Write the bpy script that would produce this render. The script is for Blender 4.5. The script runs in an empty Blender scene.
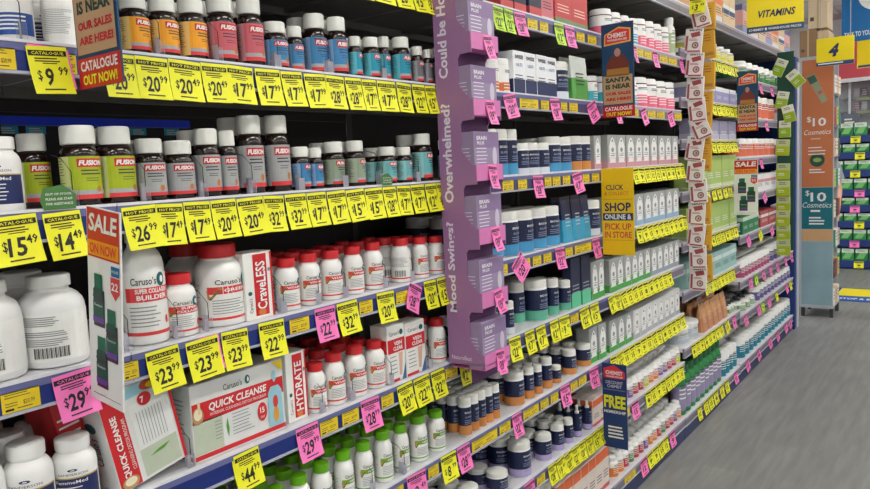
import bpy, math, random
from mathutils import Vector, Matrix
random.seed(11)
RND = random.Random(5)
PI = math.pi
scene = bpy.context.scene
COL = scene.collection

# ------------------------------------------------------------------ camera
IW, IH, FP = 870, 489, 725.0
def _cv(px, py): return Vector((px-IW/2, -(py-IH/2), -FP)).normalized()
_Y = _cv(975, 142); _P = _cv(-25, 192)
_Z = _P.cross(_Y).normalized()
if _Z.y < 0: _Z = -_Z
_X = _Y.cross(_Z)
RW = Matrix((_X, _Y, _Z))              # world = RW @ cam
RT = RW.transposed()
CAM = Vector((1.242, 0, 1.55))
cd = bpy.data.cameras.new('camera'); cam = bpy.data.objects.new('camera', cd); COL.objects.link(cam)
cam.matrix_world = Matrix.Translation(CAM) @ RW.to_4x4()
cd.sensor_width = 36; cd.lens = FP/IW*36; cd.clip_start = .05
scene.camera = cam

def depth(q): return -(RT @ (Vector(q)-CAM)).z
def proj(q):
    v = RT @ (Vector(q)-CAM); return (IW/2+FP*v.x/-v.z, IH/2-FP*v.y/-v.z)
def yof(px, x, z):
    "world Y of the point at distance x from the shelf face and height z in image column px"
    a = RT @ (Vector((x, 0, z))-CAM); b = RT @ Vector((0, 1, 0)); k = (px-IW/2)/FP
    return -(a.x+k*a.z)/(b.x+k*b.z)
def zof(py, x, y):
    a = RT @ (Vector((x, y, 0))-CAM); b = RT @ Vector((0, 0, 1)); k = (py-IH/2)/FP
    return -(a.y-k*a.z)/(b.y-k*b.z)
def xof(px, y, z):
    a = RT @ (Vector((0, y, z))-CAM); b = RT @ Vector((1, 0, 0)); k = (px-IW/2)/FP
    return -(a.x+k*a.z)/(b.x+k*b.z)
def aty(px, py, y):
    "point in the cross-aisle plane at Y = y"
    z = 1.5
    for _ in range(12):
        x = xof(px, y, z); z = zof(py, x, y)
    return Vector((x, y, z))

# ------------------------------------------------------------------ materials
def lin(c):
    c = c/255.0
    return c/12.92 if c <= .04045 else ((c+.055)/1.055)**2.4
MATS = {}
def M(rgb, rough=.5, metal=0, emit=0, name=None, coat=0, noise=.05, scale=60):
    key = (rgb, rough, metal, emit, coat, noise)
    if key in MATS: return MATS[key]
    m = bpy.data.materials.new(name or 'mat'); m.use_nodes = True
    nt = m.node_tree; b = nt.nodes['Principled BSDF']
    col = (lin(rgb[0]), lin(rgb[1]), lin(rgb[2]), 1)
    b.inputs['Roughness'].default_value = rough
    b.inputs['Metallic'].default_value = metal
    if coat: b.inputs['Coat Weight'].default_value = coat
    if emit:
        b.inputs['Base Color'].default_value = col
        b.inputs['Emission Color'].default_value = col
        b.inputs['Emission Strength'].default_value = emit
    else:
        tc = nt.nodes.new('ShaderNodeTexCoord'); n = nt.nodes.new('ShaderNodeTexNoise')
        n.inputs['Scale'].default_value = scale; n.inputs['Detail'].default_value = 2
        nt.links.new(tc.outputs['Object'], n.inputs['Vector'])
        mx = nt.nodes.new('ShaderNodeMix'); mx.data_type = 'RGBA'
        mx.inputs[6].default_value = tuple(c*(1-noise) for c in col[:3])+(1,)
        mx.inputs[7].default_value = tuple(min(1, c*(1+noise)) for c in col[:3])+(1,)
        nt.links.new(n.outputs['Fac'], mx.inputs[0]); nt.links.new(mx.outputs[2], b.inputs['Base Color'])
    MATS[key] = m
    return m
def acrylic():
    m = bpy.data.materials.new('clear_acrylic'); m.use_nodes = True; nt = m.node_tree
    nt.nodes.clear(); o = nt.nodes.new('ShaderNodeOutputMaterial'); mx = nt.nodes.new('ShaderNodeMixShader')
    t = nt.nodes.new('ShaderNodeBsdfTransparent'); g = nt.nodes.new('ShaderNodeBsdfPrincipled')
    g.inputs['Base Color'].default_value = (.75, .76, .85, 1); g.inputs['Roughness'].default_value = .12
    f = nt.nodes.new('ShaderNodeFresnel'); f.inputs['IOR'].default_value = 1.5
    a = nt.nodes.new('ShaderNodeMath'); a.operation = 'ADD'; a.inputs[1].default_value = .05
    nt.links.new(f.outputs[0], a.inputs[0]); nt.links.new(a.outputs[0], mx.inputs[0])
    nt.links.new(t.outputs[0], mx.inputs[1]); nt.links.new(g.outputs[0], mx.inputs[2]); nt.links.new(mx.outputs[0], o.inputs[0])
    return m
ACR = acrylic()
WHITE = M((238, 238, 236), .35); CAPW = M((228, 228, 222), .45); PAPER = M((236, 236, 232), .6)
YEL = M((240, 238, 36), .55); YELF = M((235, 205, 30), .5); PINK = M((255, 125, 195), .55); LIME = M((190, 230, 50), .55)
BLACK = M((22, 22, 24), .5); INK = M((60, 60, 64), .6); GREYTX = M((140, 142, 148), .6); DARK = M((46, 42, 42), .6)
AMBER = M((30, 15, 10), .14, coat=.2); RED = M((205, 34, 40), .4); REDL = M((222, 60, 62), .45); NAVY = M((24, 38, 92), .4)
BLUE = M((18, 42, 118), .4); ORANGE = M((244, 160, 20), .5); GREEN = M((70, 140, 40), .5); TEAL = M((30, 150, 160), .5)
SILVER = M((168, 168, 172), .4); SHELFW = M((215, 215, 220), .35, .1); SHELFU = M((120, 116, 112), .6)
CARD = M((176, 142, 104), .8); SKIN = M((224, 172, 148), .6)

# ------------------------------------------------------------------ text cache
TX = {}
def text2d(s, bold=0.0, shear=0.0, res=2):
    k = (s, bold, shear, res)
    if k in TX: return TX[k]
    c = bpy.data.curves.new('t', 'FONT'); c.body = s; c.size = 1; c.offset = bold; c.shear = shear
    c.resolution_u = res; c.align_x = 'CENTER'; c.align_y = 'CENTER'; c.space_line = .85
    o = bpy.data.objects.new('t', c); COL.objects.link(o)
    dg = bpy.context.evaluated_depsgraph_get()
    me = bpy.data.meshes.new_from_object(o.evaluated_get(dg))
    v = [(p.co.x, p.co.y) for p in me.vertices]; f = [tuple(p.vertices) for p in me.polygons]
    ff = []
    for q in f:                                   # keep faces turned to the reader
        a = sum(v[q[i]][0]*v[q[(i+1) % len(q)]][1]-v[q[(i+1) % len(q)]][0]*v[q[i]][1] for i in range(len(q)))
        ff.append(q if a > 0 else tuple(reversed(q)))
    if v:
        x0 = min(p[0] for p in v); x1 = max(p[0] for p in v); y0 = min(p[1] for p in v); y1 = max(p[1] for p in v)
        cx = (x0+x1)/2; cy = (y0+y1)/2; v = [(p[0]-cx, p[1]-cy) for p in v]; wh = (x1-x0, y1-y0)
    else: wh = (1, 1)
    bpy.data.objects.remove(o); bpy.data.meshes.remove(me); bpy.data.curves.remove(c)
    TX[k] = (v, ff, wh); return TX[k]

# ------------------------------------------------------------------ mesh builder
EPS = .0005
def Fx(x0=0, y0=0, z0=0): return lambda u, v, l=0: (x0+EPS*l, y0+u, z0+v)            # faces the aisle (+x)
def Fy(x0=0, y0=0, z0=0): return lambda u, v, l=0: (x0+u, y0-EPS*l, z0+v)            # faces -Y
def Fc(r, a0=0, z0=0):                                                               # round a bottle
    return lambda u, v, l=0: ((r+EPS*l)*math.cos(a0+u/r), (r+EPS*l)*math.sin(a0+u/r), z0+v)
class MB:
    def __init__(s): s.v = []; s.f = []; s.m = []; s.mats = []
    def mi(s, m):
        if m not in s.mats: s.mats.append(m)
        return s.mats.index(m)
    def add(s, vs, fs, m):
        o = len(s.v); s.v += [tuple(p) for p in vs]; i = s.mi(m)
        for f in fs: s.f.append(tuple(o+k for k in f)); s.m.append(i)
        return s
    def box(s, a, b, m, bev=0):
        x0, y0, z0 = a; x1, y1, z1 = b
        if bev <= 0:
            vs = [(x0,y0,z0),(x1,y0,z0),(x1,y1,z0),(x0,y1,z0),(x0,y0,z1),(x1,y0,z1),(x1,y1,z1),(x0,y1,z1)]
            return s.add(vs, [(3,2,1,0),(4,5,6,7),(0,1,5,4),(1,2,6,5),(2,3,7,6),(3,0,4,7)], m)
        def ring(z, i):
            return [(x0+i,y0,z),(x1-i,y0,z),(x1,y0+i,z),(x1,y1-i,z),(x1-i,y1,z),(x0+i,y1,z),(x0,y1-i,z),(x0,y0+i,z)]
        def inner(z): return [(x0+bev,y0+bev,z),(x1-bev,y0+bev,z),(x1-bev,y0+bev,z),(x1-bev,y1-bev,z),(x1-bev,y1-bev,z),(x0+bev,y1-bev,z),(x0+bev,y1-bev,z),(x0+bev,y0+bev,z)]
        vs = inner(z0)+ring(z0+bev, bev)+ring(z1-bev, bev)+inner(z1); fs = []
        for k in range(3):
            for i in range(8):
                j = (i+1) % 8; fs.append((k*8+i, k*8+j, k*8+8+j, k*8+8+i))
        fs.append(tuple(reversed(range(8)))); fs.append(tuple(range(24, 32)))
        return s.add(vs, fs, m)
    def lathe(s, prof, m, n=20, cap0=True, cap1=True):
        vs = []; fs = []
        for (r, z) in prof:
            for i in range(n):
                a = 2*PI*i/n; vs.append((r*math.cos(a), r*math.sin(a), z))
        for k in range(len(prof)-1):
            for i in range(n):
                j = (i+1) % n; fs.append((k*n+i, k*n+j, k*n+n+j, k*n+n+i))
        if cap0: fs.append(tuple(reversed(range(n))))
        if cap1: fs.append(tuple(range((len(prof)-1)*n, len(prof)*n)))
        return s.add(vs, fs, m)
    def rect(s, F, u0, u1, v0, v1, m, l=1, n=1):
        vs = []; fs = []
        for i in range(n+1):
            u = u0+(u1-u0)*i/n; vs += [F(u, v0, l), F(u, v1, l)]
        for i in range(n): fs.append((2*i, 2*i+2, 2*i+3, 2*i+1))
        return s.add(vs, fs, m)
    def poly(s, F, pts, m, l=1): return s.add([F(u, v, l) for u, v in pts], [tuple(range(len(pts)))], m)
    def disc(s, F, u, v, ru, rv, m, l=1, n=16): return s.poly(F, [(u+ru*math.cos(2*PI*i/n), v+rv*math.sin(2*PI*i/n)) for i in range(n)], m, l)
    def prism(s, pts, m, h, F=None, side=None):
        "outline pts (u,v) on mapping F at depth 0..h behind"
        n = len(pts); vs = [F(u, v, 0) for u, v in pts]; vb = [F(u, v, -h/EPS) for u, v in pts]
        s.add(vs+vb, [tuple(range(n)), tuple(range(2*n-1, n-1, -1))]+[(i, n+i, n+(i+1) % n, (i+1) % n) for i in range(n)], m)
        return s
    def text(s, F, t, u, v, w=None, h=None, m=None, l=2, bold=0.0, shear=0.0, rot=0, res=2):
        vv, ff, (tw, th) = text2d(t, bold, 0, res); vv = [(x+y*shear, y) for x, y in vv]
        sx = (w/tw) if w else None; sy = (h/th) if h else None
        sx = sx or sy; sy = sy or sx; c, d = math.cos(rot), math.sin(rot)
        return s.add([F(u+(x*sx*c-y*sy*d), v+(x*sx*d+y*sy*c), l) for x, y in vv], ff, m)
    def lines(s, F, u0, u1, vtop, dv, n, th, m, l=2, seed=1, k=1):
        r = random.Random(seed)
        for i in range(n): s.rect(F, u0, u0+(u1-u0)*r.uniform(.7, 1), vtop-i*dv-th, vtop-i*dv, m, l, k)
        return s
    def tube(s, pts, r, m, n=6):
        P = [Vector(p) for p in pts]; vs = []; fs = []
        for i, p in enumerate(P):
            d = (P[min(i+1, len(P)-1)]-P[max(i-1, 0)]).normalized()
            a = d.orthogonal().normalized(); b = d.cross(a)
            for k in range(n):
                t = 2*PI*k/n; vs.append(p+a*r*math.cos(t)+b*r*math.sin(t))
        for i in range(len(P)-1):
            for k in range(n):
                j = (k+1) % n; fs.append((i*n+k, i*n+j, i*n+n+j, i*n+n+k))
        fs.append(tuple(reversed(range(n)))); fs.append(tuple(range((len(P)-1)*n, len(P)*n)))
        return s.add(vs, fs, m)
    def mesh(s, name, smooth=None):
        me = bpy.data.meshes.new(name); me.from_pydata(s.v, [], s.f); me.update()
        for m in s.mats: me.materials.append(m)
        me.polygons.foreach_set('material_index', s.m)
        if smooth:
            me.polygons.foreach_set('use_smooth', [True]*len(me.polygons)); me.set_sharp_from_angle(angle=math.radians(smooth))
        return me
def link(name, data, parent=None):
    o = bpy.data.objects.new(name, data); COL.objects.link(o)
    if parent is not None: o.parent = parent
    return o
def tag(o, label, cat, group=None):
    o['label'] = label; o['category'] = cat
    if group: o['group'] = group
    return o
def struct(name, mb):
    o = link(name, mb.mesh(name)); o['kind'] = 'structure'; return o

# ------------------------------------------------------------------ labels given at the end
PENDING = []
ORD = ['', 'first', 'second', 'third', 'fourth', 'fifth', 'sixth', 'seventh', 'eighth', 'ninth', 'tenth', 'eleventh', 'twelfth', 'thirteenth', 'fourteenth',
       'fifteenth', 'sixteenth', 'seventeenth', 'eighteenth', 'nineteenth', 'twentieth'] + [f'{t}-{o}' for t in ('twenty', 'thirty', 'forty') for o in ('first', 'second', 'third', 'fourth', 'fifth', 'sixth', 'seventh', 'eighth', 'ninth', 'tenth')]
BAYN = ['leftmost bay', 'bay before tower', 'bay after tower', 'middle bay', 'bay beyond mints', 'farthest bay']
def pend(o, look, cat, place, row=0, fmt='{look}, {n} from left{row}, {place}', group=None):
    PENDING.append((o, look, cat, place, row, fmt, group))
def plural(c): return c+'es' if c.endswith(('x', 'ch', 'sh')) else c+'s'
def flush():
    by = {}
    for p in PENDING: by.setdefault((p[1], p[3], p[4]), []).append(p)
    cnt = {}
    for p in PENDING: cnt[(p[1], p[3])] = cnt.get((p[1], p[3]), 0)+1
    rows = {}
    for p in PENDING: rows.setdefault((p[1], p[3]), set()).add(p[4])
    for (look, place, row), L in by.items():
        L.sort(key=lambda p: p[0].location.y if p[0].location.y else 0)
        for i, p in enumerate(L):
            multi = len(rows[(look, place)]) > 1
            rt = (', front row' if row == 0 else f', {ORD[row+1]} row') if multi else ''
            if len(L) > 1: s = p[5].format(look=look, n=ORD[i+1], row=rt, place=place)
            else: s = f'{look}{rt}, {place}'
            p[0]['label'] = s; p[0]['category'] = p[2]
            if cnt[(look, place)] > 1: p[0]['group'] = p[6] or f'{look} items, {place}'

# ------------------------------------------------------------------ shelving
EDGE = [-.38, .71, 1.80, 2.89, 3.88, 5.05, 6.83]
STD = [.13, .44, .71, .975, 1.24, 1.515, 1.79, 2.065, 2.345]
LEV = {0: STD, 1: STD, 2: STD, 3: STD, 4: [.125, .51, .82, 1.09, 1.36, 1.64, 1.86, 2.115, 2.345], 5: [.13, .46, .695, 1.0, 1.27, 1.52, 1.79, 2.05, 2.345]}
LEVN = ['lowest shelf', 'ankle-high shelf', 'knee-high shelf', 'hip-high shelf', 'waist-high shelf', 'chest-high shelf', 'eye-high shelf', 'overhead shelf', 'top shelf']
SD = .42; RH = .052
RAILC = {}
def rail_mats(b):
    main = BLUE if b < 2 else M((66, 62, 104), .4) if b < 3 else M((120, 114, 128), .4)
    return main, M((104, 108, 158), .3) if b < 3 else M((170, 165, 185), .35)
def shelf_mesh(y0, y1):
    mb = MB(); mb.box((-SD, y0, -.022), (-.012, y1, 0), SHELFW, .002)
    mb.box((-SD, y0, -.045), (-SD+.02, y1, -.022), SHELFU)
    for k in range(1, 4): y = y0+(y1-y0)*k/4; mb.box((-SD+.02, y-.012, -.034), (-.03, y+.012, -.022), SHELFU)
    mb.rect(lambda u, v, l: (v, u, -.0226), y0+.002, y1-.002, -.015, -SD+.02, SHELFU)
    return mb.mesh('shelf')
def rail_mesh(y0, y1, b):
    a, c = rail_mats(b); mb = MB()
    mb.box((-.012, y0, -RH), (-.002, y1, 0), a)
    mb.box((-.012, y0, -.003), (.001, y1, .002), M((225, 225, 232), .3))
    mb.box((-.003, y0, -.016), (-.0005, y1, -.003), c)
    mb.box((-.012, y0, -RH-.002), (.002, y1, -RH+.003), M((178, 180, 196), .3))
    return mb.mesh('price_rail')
DIVM = None
def divider_mesh():
    mb = MB(); mb.box((-.03, -.0008, .002), (-.0105, .0008, .036), ACR)
    mb.box((-.0085, -.009, .003), (-.0075, .009, .030), ACR)
    mb.tube([(-.008, 0, .03), (-.009, .001, .062), (-.03, -.004, .085), (-.06, -.004, .092)], .0009, BLACK, 5); return mb.mesh('shelf_divider')
ZRB = zof(122, -.49, yof(60, -.49, 1.66))
for b in range(6):
    y0, y1 = EDGE[b], EDGE[b+1]
    root = link('shelving_bay', None); root.location = (0, y0, 0)
    tag(root, ['blue-railed shelving bay at the far left edge', 'blue-railed shelving bay left of the purple display tower', 'shelving bay just right of the purple display tower',
               'middle shelving bay before the mint packet strip', 'shelving bay beyond the hanging mint packet strip', 'farthest shelving bay ending in a blue post'][b], 'shelving', 'shelving bays of the gondola run')
    for li, z in enumerate(LEV[b]):
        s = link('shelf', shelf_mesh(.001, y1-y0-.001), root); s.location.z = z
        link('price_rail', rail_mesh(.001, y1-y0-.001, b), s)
    mb = MB()
    if b < 2:
        mb.box((-SD-.012, 0, .1), (-SD-.004, y1-y0, ZRB-.034), DARK); mb.box((-SD-.012, 0, ZRB+.014), (-SD-.004, y1-y0, 2.4), DARK); mb.box((-.80, 0, 1.55), (-.79, y1-y0+(.001 if b == 0 else 1.0), 1.85), DARK)
    else: mb.box((-SD-.012, .001, .1), (-SD-.004, y1-y0-.001, 2.4), DARK)
    link('back_panel', mb.mesh('back_panel'), root)
    mb = MB(); mb.box((-SD, 0.001, 0), (-.02, y1-y0-.001, .105), M((30, 42, 84), .45)); mb.box((-.02, .001, 0), (-.006, y1-y0-.001, .078), M((36, 50, 96), .4)); link('kick_plate', mb.mesh('kick_plate'), root)
    mb = MB(); mb.box((-SD-.0035, y1-y0-.028, .106), (-SD+.0, y1-y0-.002, 2.4), M((70, 66, 66), .5)); link('upright', mb.mesh('upright'), root)
# blue end panel
mb = MB(); mb.box((-.45, 6.832, 0), (.012, 6.99, 2.34), M((26, 52, 120), .4), .004); mb.box((.012, 6.90, 0), (.018, 6.985, 2.3), M((190, 195, 205), .4))
tag(link('end_panel', mb.mesh('end_panel')), 'tall blue end post closing the shelving run beside the grey stand', 'end panel')
# rear rail seen through the slot
ZR = zof(122, -.49, yof(60, -.49, 1.66)); print('ZR', ZR)
mb = MB(); mb.box((-.50, -.38, ZR-.009), (-.485, 1.22, ZR+.011), M((30, 70, 255), .4)); mb.box((-.66, -.38, ZR-.034), (-.485, 1.79, ZR-.030), DARK)
tag(link('rear_price_rail', mb.mesh('rear_price_rail')), 'bright blue rail of the next aisle seen through the slot above the green bottles', 'rail')
mb = MB(); mb.box((-.0005, -.022, 0), (.0005, .022, .018), M((60, 190, 225), .5)); mb.lines(Fx(.0006), -.016, .016, .014, .005, 3, .002, WHITE)
rc = mb.mesh('shelf_card')
for k in range(14):
    o = link('shelf_card', rc); o.location = (-.4855, .30+k*.085+.012*(k % 3), ZR-.0295); pend(o, 'cyan card beyond the back slot', 'card', 'above the green bottles')

# ------------------------------------------------------------------ kinds of products
KIND = {}
def rnd_profile(r, pts): return [(a*r, b) for a, b in pts]
def b_body(style, r, h):
    if style == 'amber': P = [(.90,0),(.98,.012),(1,.03),(1,.62),(.985,.66),(.93,.70),(.83,.735),(.74,.755),(.74,.79)]
    elif style == 'hdpe': P = [(.88,0),(.97,.008),(1,.03),(1,.62),(.98,.68),(.92,.73),(.80,.775),(.68,.80),(.66,.84)]
    elif style == 'big': P = [(.86,0),(.96,.012),(1,.05),(1,.60),(.985,.66),(.93,.72),(.82,.77),(.66,.81),(.58,.825),(.56,.86)]
    elif style == 'straight': P = [(.92,0),(.99,.01),(1,.03),(1,.78),(.97,.80),(.93,.805),(.93,.82)]
    elif style == 'spray': P = [(.92,0),(1,.03),(1,.60),(.9,.66),(.45,.72),(.40,.75)]
    elif style == 'tub': P = [(.95,0),(1,.03),(1,.80),(.95,.82),(.95,.84)]
    return [(a*r, c*h) for a, c in P]
def b_cap(style, r, h):
    if style == 'amber': P = [(.83,.765),(.86,.775),(.86,.96),(.84,.985),(.78,1.0)]
    elif style == 'hdpe': P = [(.72,.83),(.75,.835),(.75,.97),(.73,.99),(.67,1.0)]
    elif style == 'big': P = [(.60,.86),(.63,.865),(.63,.975),(.61,.99),(.56,1.0)]
    elif style == 'straight': P = [(.94,.81),(.97,.815),(.96,.97),(.93,.99),(.86,1.0)]
    elif style == 'spray': P = [(.5,.74),(.5,.80),(.32,.81),(.30,.98),(.22,1.0)]
    elif style == 'tub': P = [(1.02,.82),(1.05,.825),(1.05,.97),(1.02,.99),(.95,1.0)]
    return [(a*r, c*h) for a, c in P]
def ribbed(mb, prof, m, n):
    vs = []; fs = []
    for pi, (r, z) in enumerate(prof):
        for i in range(n):
            rr = r*(1+(.0 if pi in (0, len(prof)-1) else (.018 if i % 2 else -.006))); a = 2*PI*i/n
            vs.append((rr*math.cos(a), rr*math.sin(a), z))
    for k in range(len(prof)-1):
        for i in range(n):
            j = (i+1) % n; fs.append((k*n+i, k*n+j, k*n+n+j, k*n+n+i))
    fs.append(tuple(range((len(prof)-1)*n, len(prof)*n))); fs.append(tuple(reversed(range(n)))); mb.add(vs, fs, m)
def onames(k):
    for p, n in (('f_', 'brown_glass_bottle'), ('c_green', 'green_capped_bottle'), ('c_', 'red_capped_bottle'), ('n_spray', 'spray_bottle'), ('n_', 'navy_bottle'), ('w_tub', 'plastic_tub'), ('w_', 'banded_bottle'), ('s_', 'small_tablet_bottle'), ('t_bot', 'teal_bottle'), ('p_bot', 'purple_bottle'), ('m_bot', 'magenta_bottle')):
        if k.startswith(p): return n
    return 'supplement_bottle'
def bottle(key, look, r, h, style, body, cap, label, near=True, obj='supplement_bottle', cat='bottle'):
    if obj == 'supplement_bottle': obj = onames(key)
    KIND[key] = dict(look=look, r=r, h=h, style=style, body=body, cap=cap, label=label, near=near, obj=obj, cat=cat, t='b', parts=None)
def parts_of(k):
    K = KIND[k]
    if K['parts']: return K['parts']
    r, h = K['r'], K['h']
    if K['t'] == 'b':
        n = 28 if K['near'] else 14
        a, c, l = MB(), MB(), MB()
        if not K['near']: c = a; l = a
        a.lathe(b_body(K['style'], r, h), K['body'], n)
        if K['near']: ribbed(c, b_cap(K['style'], r, h), K['cap'], 56)
        else: c.lathe(b_cap(K['style'], r, h), K['cap'], n)
        K['label'](l, r, h)
        if K['near']: K['parts'] = [('bottle_body', a.mesh('bottle_body', 35)), ('cap', c.mesh('cap', 35)), ('label', l.mesh('label'))]
        else: K['parts'] = [(None, a.mesh(K['obj'], 35))]
    else:
        K['parts'] = K['build'](K)
    return K['parts']
def carton(key, look, w, h, d, build, obj='carton', cat='box', parted=False):
    KIND[key] = dict(look=look, r=w/2, w=w, h=h, d=d, build=build, obj=obj, cat=cat, t='c', parts=None)
def spawn(key, loc, scl, rot, place, row, near_parts=True):
    K = KIND[key]; P = parts_of(key)
    if len(P) == 1:
        o = link(K['obj'], P[0][1])
    else:
        o = link(K['obj'], None)
        for nm, me in P: link(nm, me, o)
    o.location = loc; o.scale = scl; o.rotation_euler = (0, 0, rot)
    pend(o, K['look'], K['cat'], place, row)
    return o

R_ = math.radians
# ---- label designs
def lab_brown(main, side, small=False, word=True):
    m1 = M(main, .5); m2 = M(side, .5)
    def f(mb, r, h):
        F = Fc(r*1.004); v0, v1 = .085*h, .615*h; a = lambda d: r*R_(d)
        mb.rect(F, a(-45), a(75), v0, v1, m1, 1, 10); mb.rect(F, a(-150), a(-45), v0, v1, m2, 1, 9)
        mb.rect(F, a(-45), a(75), v0, v0+.055*h, REDL, 2, 10); mb.rect(F, a(-45), a(75), v0+.055*h, v0+.11*h, SILVER, 2, 10)
        mb.rect(F, a(-22), a(64), v1-.135*h, v1-.03*h, RED, 2, 8)
        mb.text(F, 'FUSION', a(21), v1-.083*h, w=a(74), h=.066*h, m=WHITE, l=3, bold=.05, shear=.2)
        mb.lines(F, a(-12), a(60), v1-.17*h, .042*h, 2, .016*h, INK, 2, 3, 5)
        mb.lines(F, a(0), a(55), v1-.27*h, .03*h, 2, .008*h, INK, 2, 4, 5)
        mb.lines(F, a(-140), a(-62), v1-.05*h, .034*h, 12, .008*h, INK, 2, 5, 5)
        mb.disc(F, a(40), v0+.12*h, .0045, .0055, M((196, 122, 60), .6), 3)
    return f
bottle('f_orange', 'brown orange-labelled bottle', .026, .105, 'amber', AMBER, CAPW, lab_brown((246, 166, 24), (232, 196, 120)))
bottle('f_pink', 'brown pink-labelled bottle', .027, .108, 'amber', AMBER, CAPW, lab_brown((206, 96, 108), (212, 140, 146)))
bottle('f_blue', 'brown blue-labelled bottle', .026, .105, 'amber', AMBER, CAPW, lab_brown((58, 132, 184), (130, 165, 205)))
bottle('f_teal', 'brown teal-labelled bottle', .022, .085, 'amber', AMBER, CAPW, lab_brown((20, 150, 180), (90, 180, 195)))
bottle('f_grey', 'brown grey-labelled bottle', .027, .11, 'amber', AMBER, CAPW, lab_brown((170, 172, 172), (186, 188, 192)))
bottle('f_green', 'brown lime-labelled bottle', .033, .14, 'amber', AMBER, CAPW, lab_brown((170, 186, 24), (206, 214, 140)))
bottle('f_aqua', 'brown aqua-labelled bottle', .025, .09, 'amber', AMBER, CAPW, lab_brown((104, 180, 186), (140, 196, 196)))
bottle('f_sage', 'brown sage-labelled bottle', .026, .10, 'amber', AMBER, CAPW, lab_brown((140, 158, 136), (160, 172, 150)))
bottle('f_slate', 'brown slate-labelled bottle', .02, .08, 'amber', AMBER, CAPW, lab_brown((110, 110, 118), (150, 150, 156)))

LOGO_T = M((16, 96, 100), .5)
def lab_car(word, big=False, cc=REDL, pic=True, back=False):
    def f(mb, r, h):
        F = Fc(r*1.004); a = lambda d: r*R_(d)
        mb.rect(F, a(-160), a(90), .07*h, .60*h, PAPER, 0.5, 22)
        mb.rect(F, a(-160), a(90), .085*h, .115*h, cc, 1, 20)
        if back:
            mb.lines(F, a(-100), a(20), .57*h, .028*h, 8, .008*h, GREYTX, 2, 3, 8)
            for i in range(14): mb.rect(F, a(-70+i*4.6), a(-70+i*4.6+(1.5 if i % 3 else 3)), .14*h, .28*h, BLACK, 2)
            return
        mb.text(F, 'Caruso\u2019s', a(-8), .545*h, w=a(66), h=.062*h, m=BLACK, l=2, bold=.008)
        mb.disc(F, a(40), .55*h, .007*r/.03, .009*r/.03, LOGO_T, 2); mb.disc(F, a(42), .55*h, .003*r/.03, .0045*r/.03, PAPER, 3)
        mb.rect(F, a(-60), a(78), .37*h if len(word) > 1 else .40*h, .49*h, cc, 1, 10)
        if pic:
            mb.poly(F, [(a(-62), .45*h), (a(-30), .49*h), (a(-24), .47*h), (a(-50), .36*h), (a(-60), .34*h)], M((206, 130, 60), .6), 2)
            mb.poly(F, [(a(-58), .34*h), (a(-34), .46*h), (a(-32), .44*h), (a(-52), .33*h)], M((90, 120, 50), .6), 3)
        for i, t in enumerate(word): mb.text(F, t, a(14), (.462-.055*i)*h if len(word) > 1 else .445*h, w=a(min(90, 12*len(t))), h=.04*h, m=WHITE, l=3, bold=.03)
        mb.lines(F, a(-50), a(40), .33*h, .032*h, 6, .009*h, GREYTX, 2, 7, 8)
        mb.lines(F, a(-150), a(-80), .55*h, .03*h, 12, .007*h, GREYTX, 2, 8, 6)
        mb.disc(F, a(52), .2*h, .004, .007, cc, 2)
    return f
bottle('c_red', 'white red-capped bottle', .026, .12, 'hdpe', WHITE, RED, lab_car(['VITAMIN']))
bottle('c_redback', 'red-capped bottle showing barcode', .026, .12, 'hdpe', WHITE, RED, lab_car([''], back=True))
bottle('c_small', 'small red-capped collagen bottle', .03, .11, 'hdpe', WHITE, RED, lab_car(['SUPER', 'COLLAGEN']))
bottle('c_super', 'tall white collagen builder bottle', .038, .19, 'big', WHITE, CAPW, lab_car(['SUPER COLLAGEN', 'BUILDER'], pic=False))
bottle('c_big', 'large red-lidded white bottle', .045, .165, 'hdpe', WHITE, RED, lab_car(['GREENS']))
GCAP = M((104, 178, 16), .4)
bottle('c_green', 'white green-capped bottle', .026, .12, 'hdpe', WHITE, GCAP, lab_car(['HERBS'], cc=M((110, 170, 50), .5)))
def lab_sand(mb, r, h):
    F = Fc(r*1.004); a = lambda d: r*R_(d)
    mb.disc(F, a(0), .60*h, r*.22, .018*h, NAVY, 1); mb.disc(F, a(0), .60*h, r*.1, .008*h, WHITE, 2)
    mb.text(F, 'SANDERSON', a(0), .545*h, w=a(76), h=.03*h, m=INK, l=2)
    mb.rect(F, a(-75), a(75), .10*h, .50*h, NAVY, 1, 14); mb.rect(F, a(-75), a(75), .485*h, .50*h, M((200, 170, 90), .5), 2, 14)
    mb.text(F, 'FemmeMed', a(-5), .44*h, w=a(80), h=.045*h, m=WHITE, l=3, bold=.01)
    mb.lines(F, a(-45), a(40), .37*h, .05*h, 5, .014*h, WHITE, 2, 4, 8); mb.lines(F, a(-150), a(-85), .5*h, .03*h, 12, .008*h, GREYTX, 1, 4, 6)
bottle('sand', 'white bottle with navy label', .035, .15, 'hdpe', WHITE, WHITE, lab_sand)
def lab_bar(mb, r, h):
    F = Fc(r*1.004); a = lambda d: r*R_(d)
    mb.rect(F, a(-150), a(80), .08*h, .60*h, PAPER, 0.5, 22)
    for k, (c0, c1) in enumerate(((.57, 5), (.41, 3), (.33, 4))): mb.lines(F, a(-80), a(18), c0*h, .022*h, c1, .009*h, GREYTX, 2, 4+k, 12)
    for i in range(26): mb.rect(F, a(-45+i*2.3), a(-45+i*2.3+(.8 if i % 3 else 1.7)), .12*h, .235*h, BLACK, 2)
bottle('plain', 'big white bottle showing barcode', .045, .16, 'big', M((228, 228, 228), .4), WHITE, lab_bar)
def lab_wblue(mb, r, h):
    F = Fc(r*1.004); a = lambda d: r*R_(d); mb.rect(F, a(-80), a(60), .1*h, .42*h, M((30, 80, 160), .5), 1, 10); mb.lines(F, a(-60), a(30), .38*h, .06*h, 4, .025*h, WHITE, 2, 2, 8)
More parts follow.
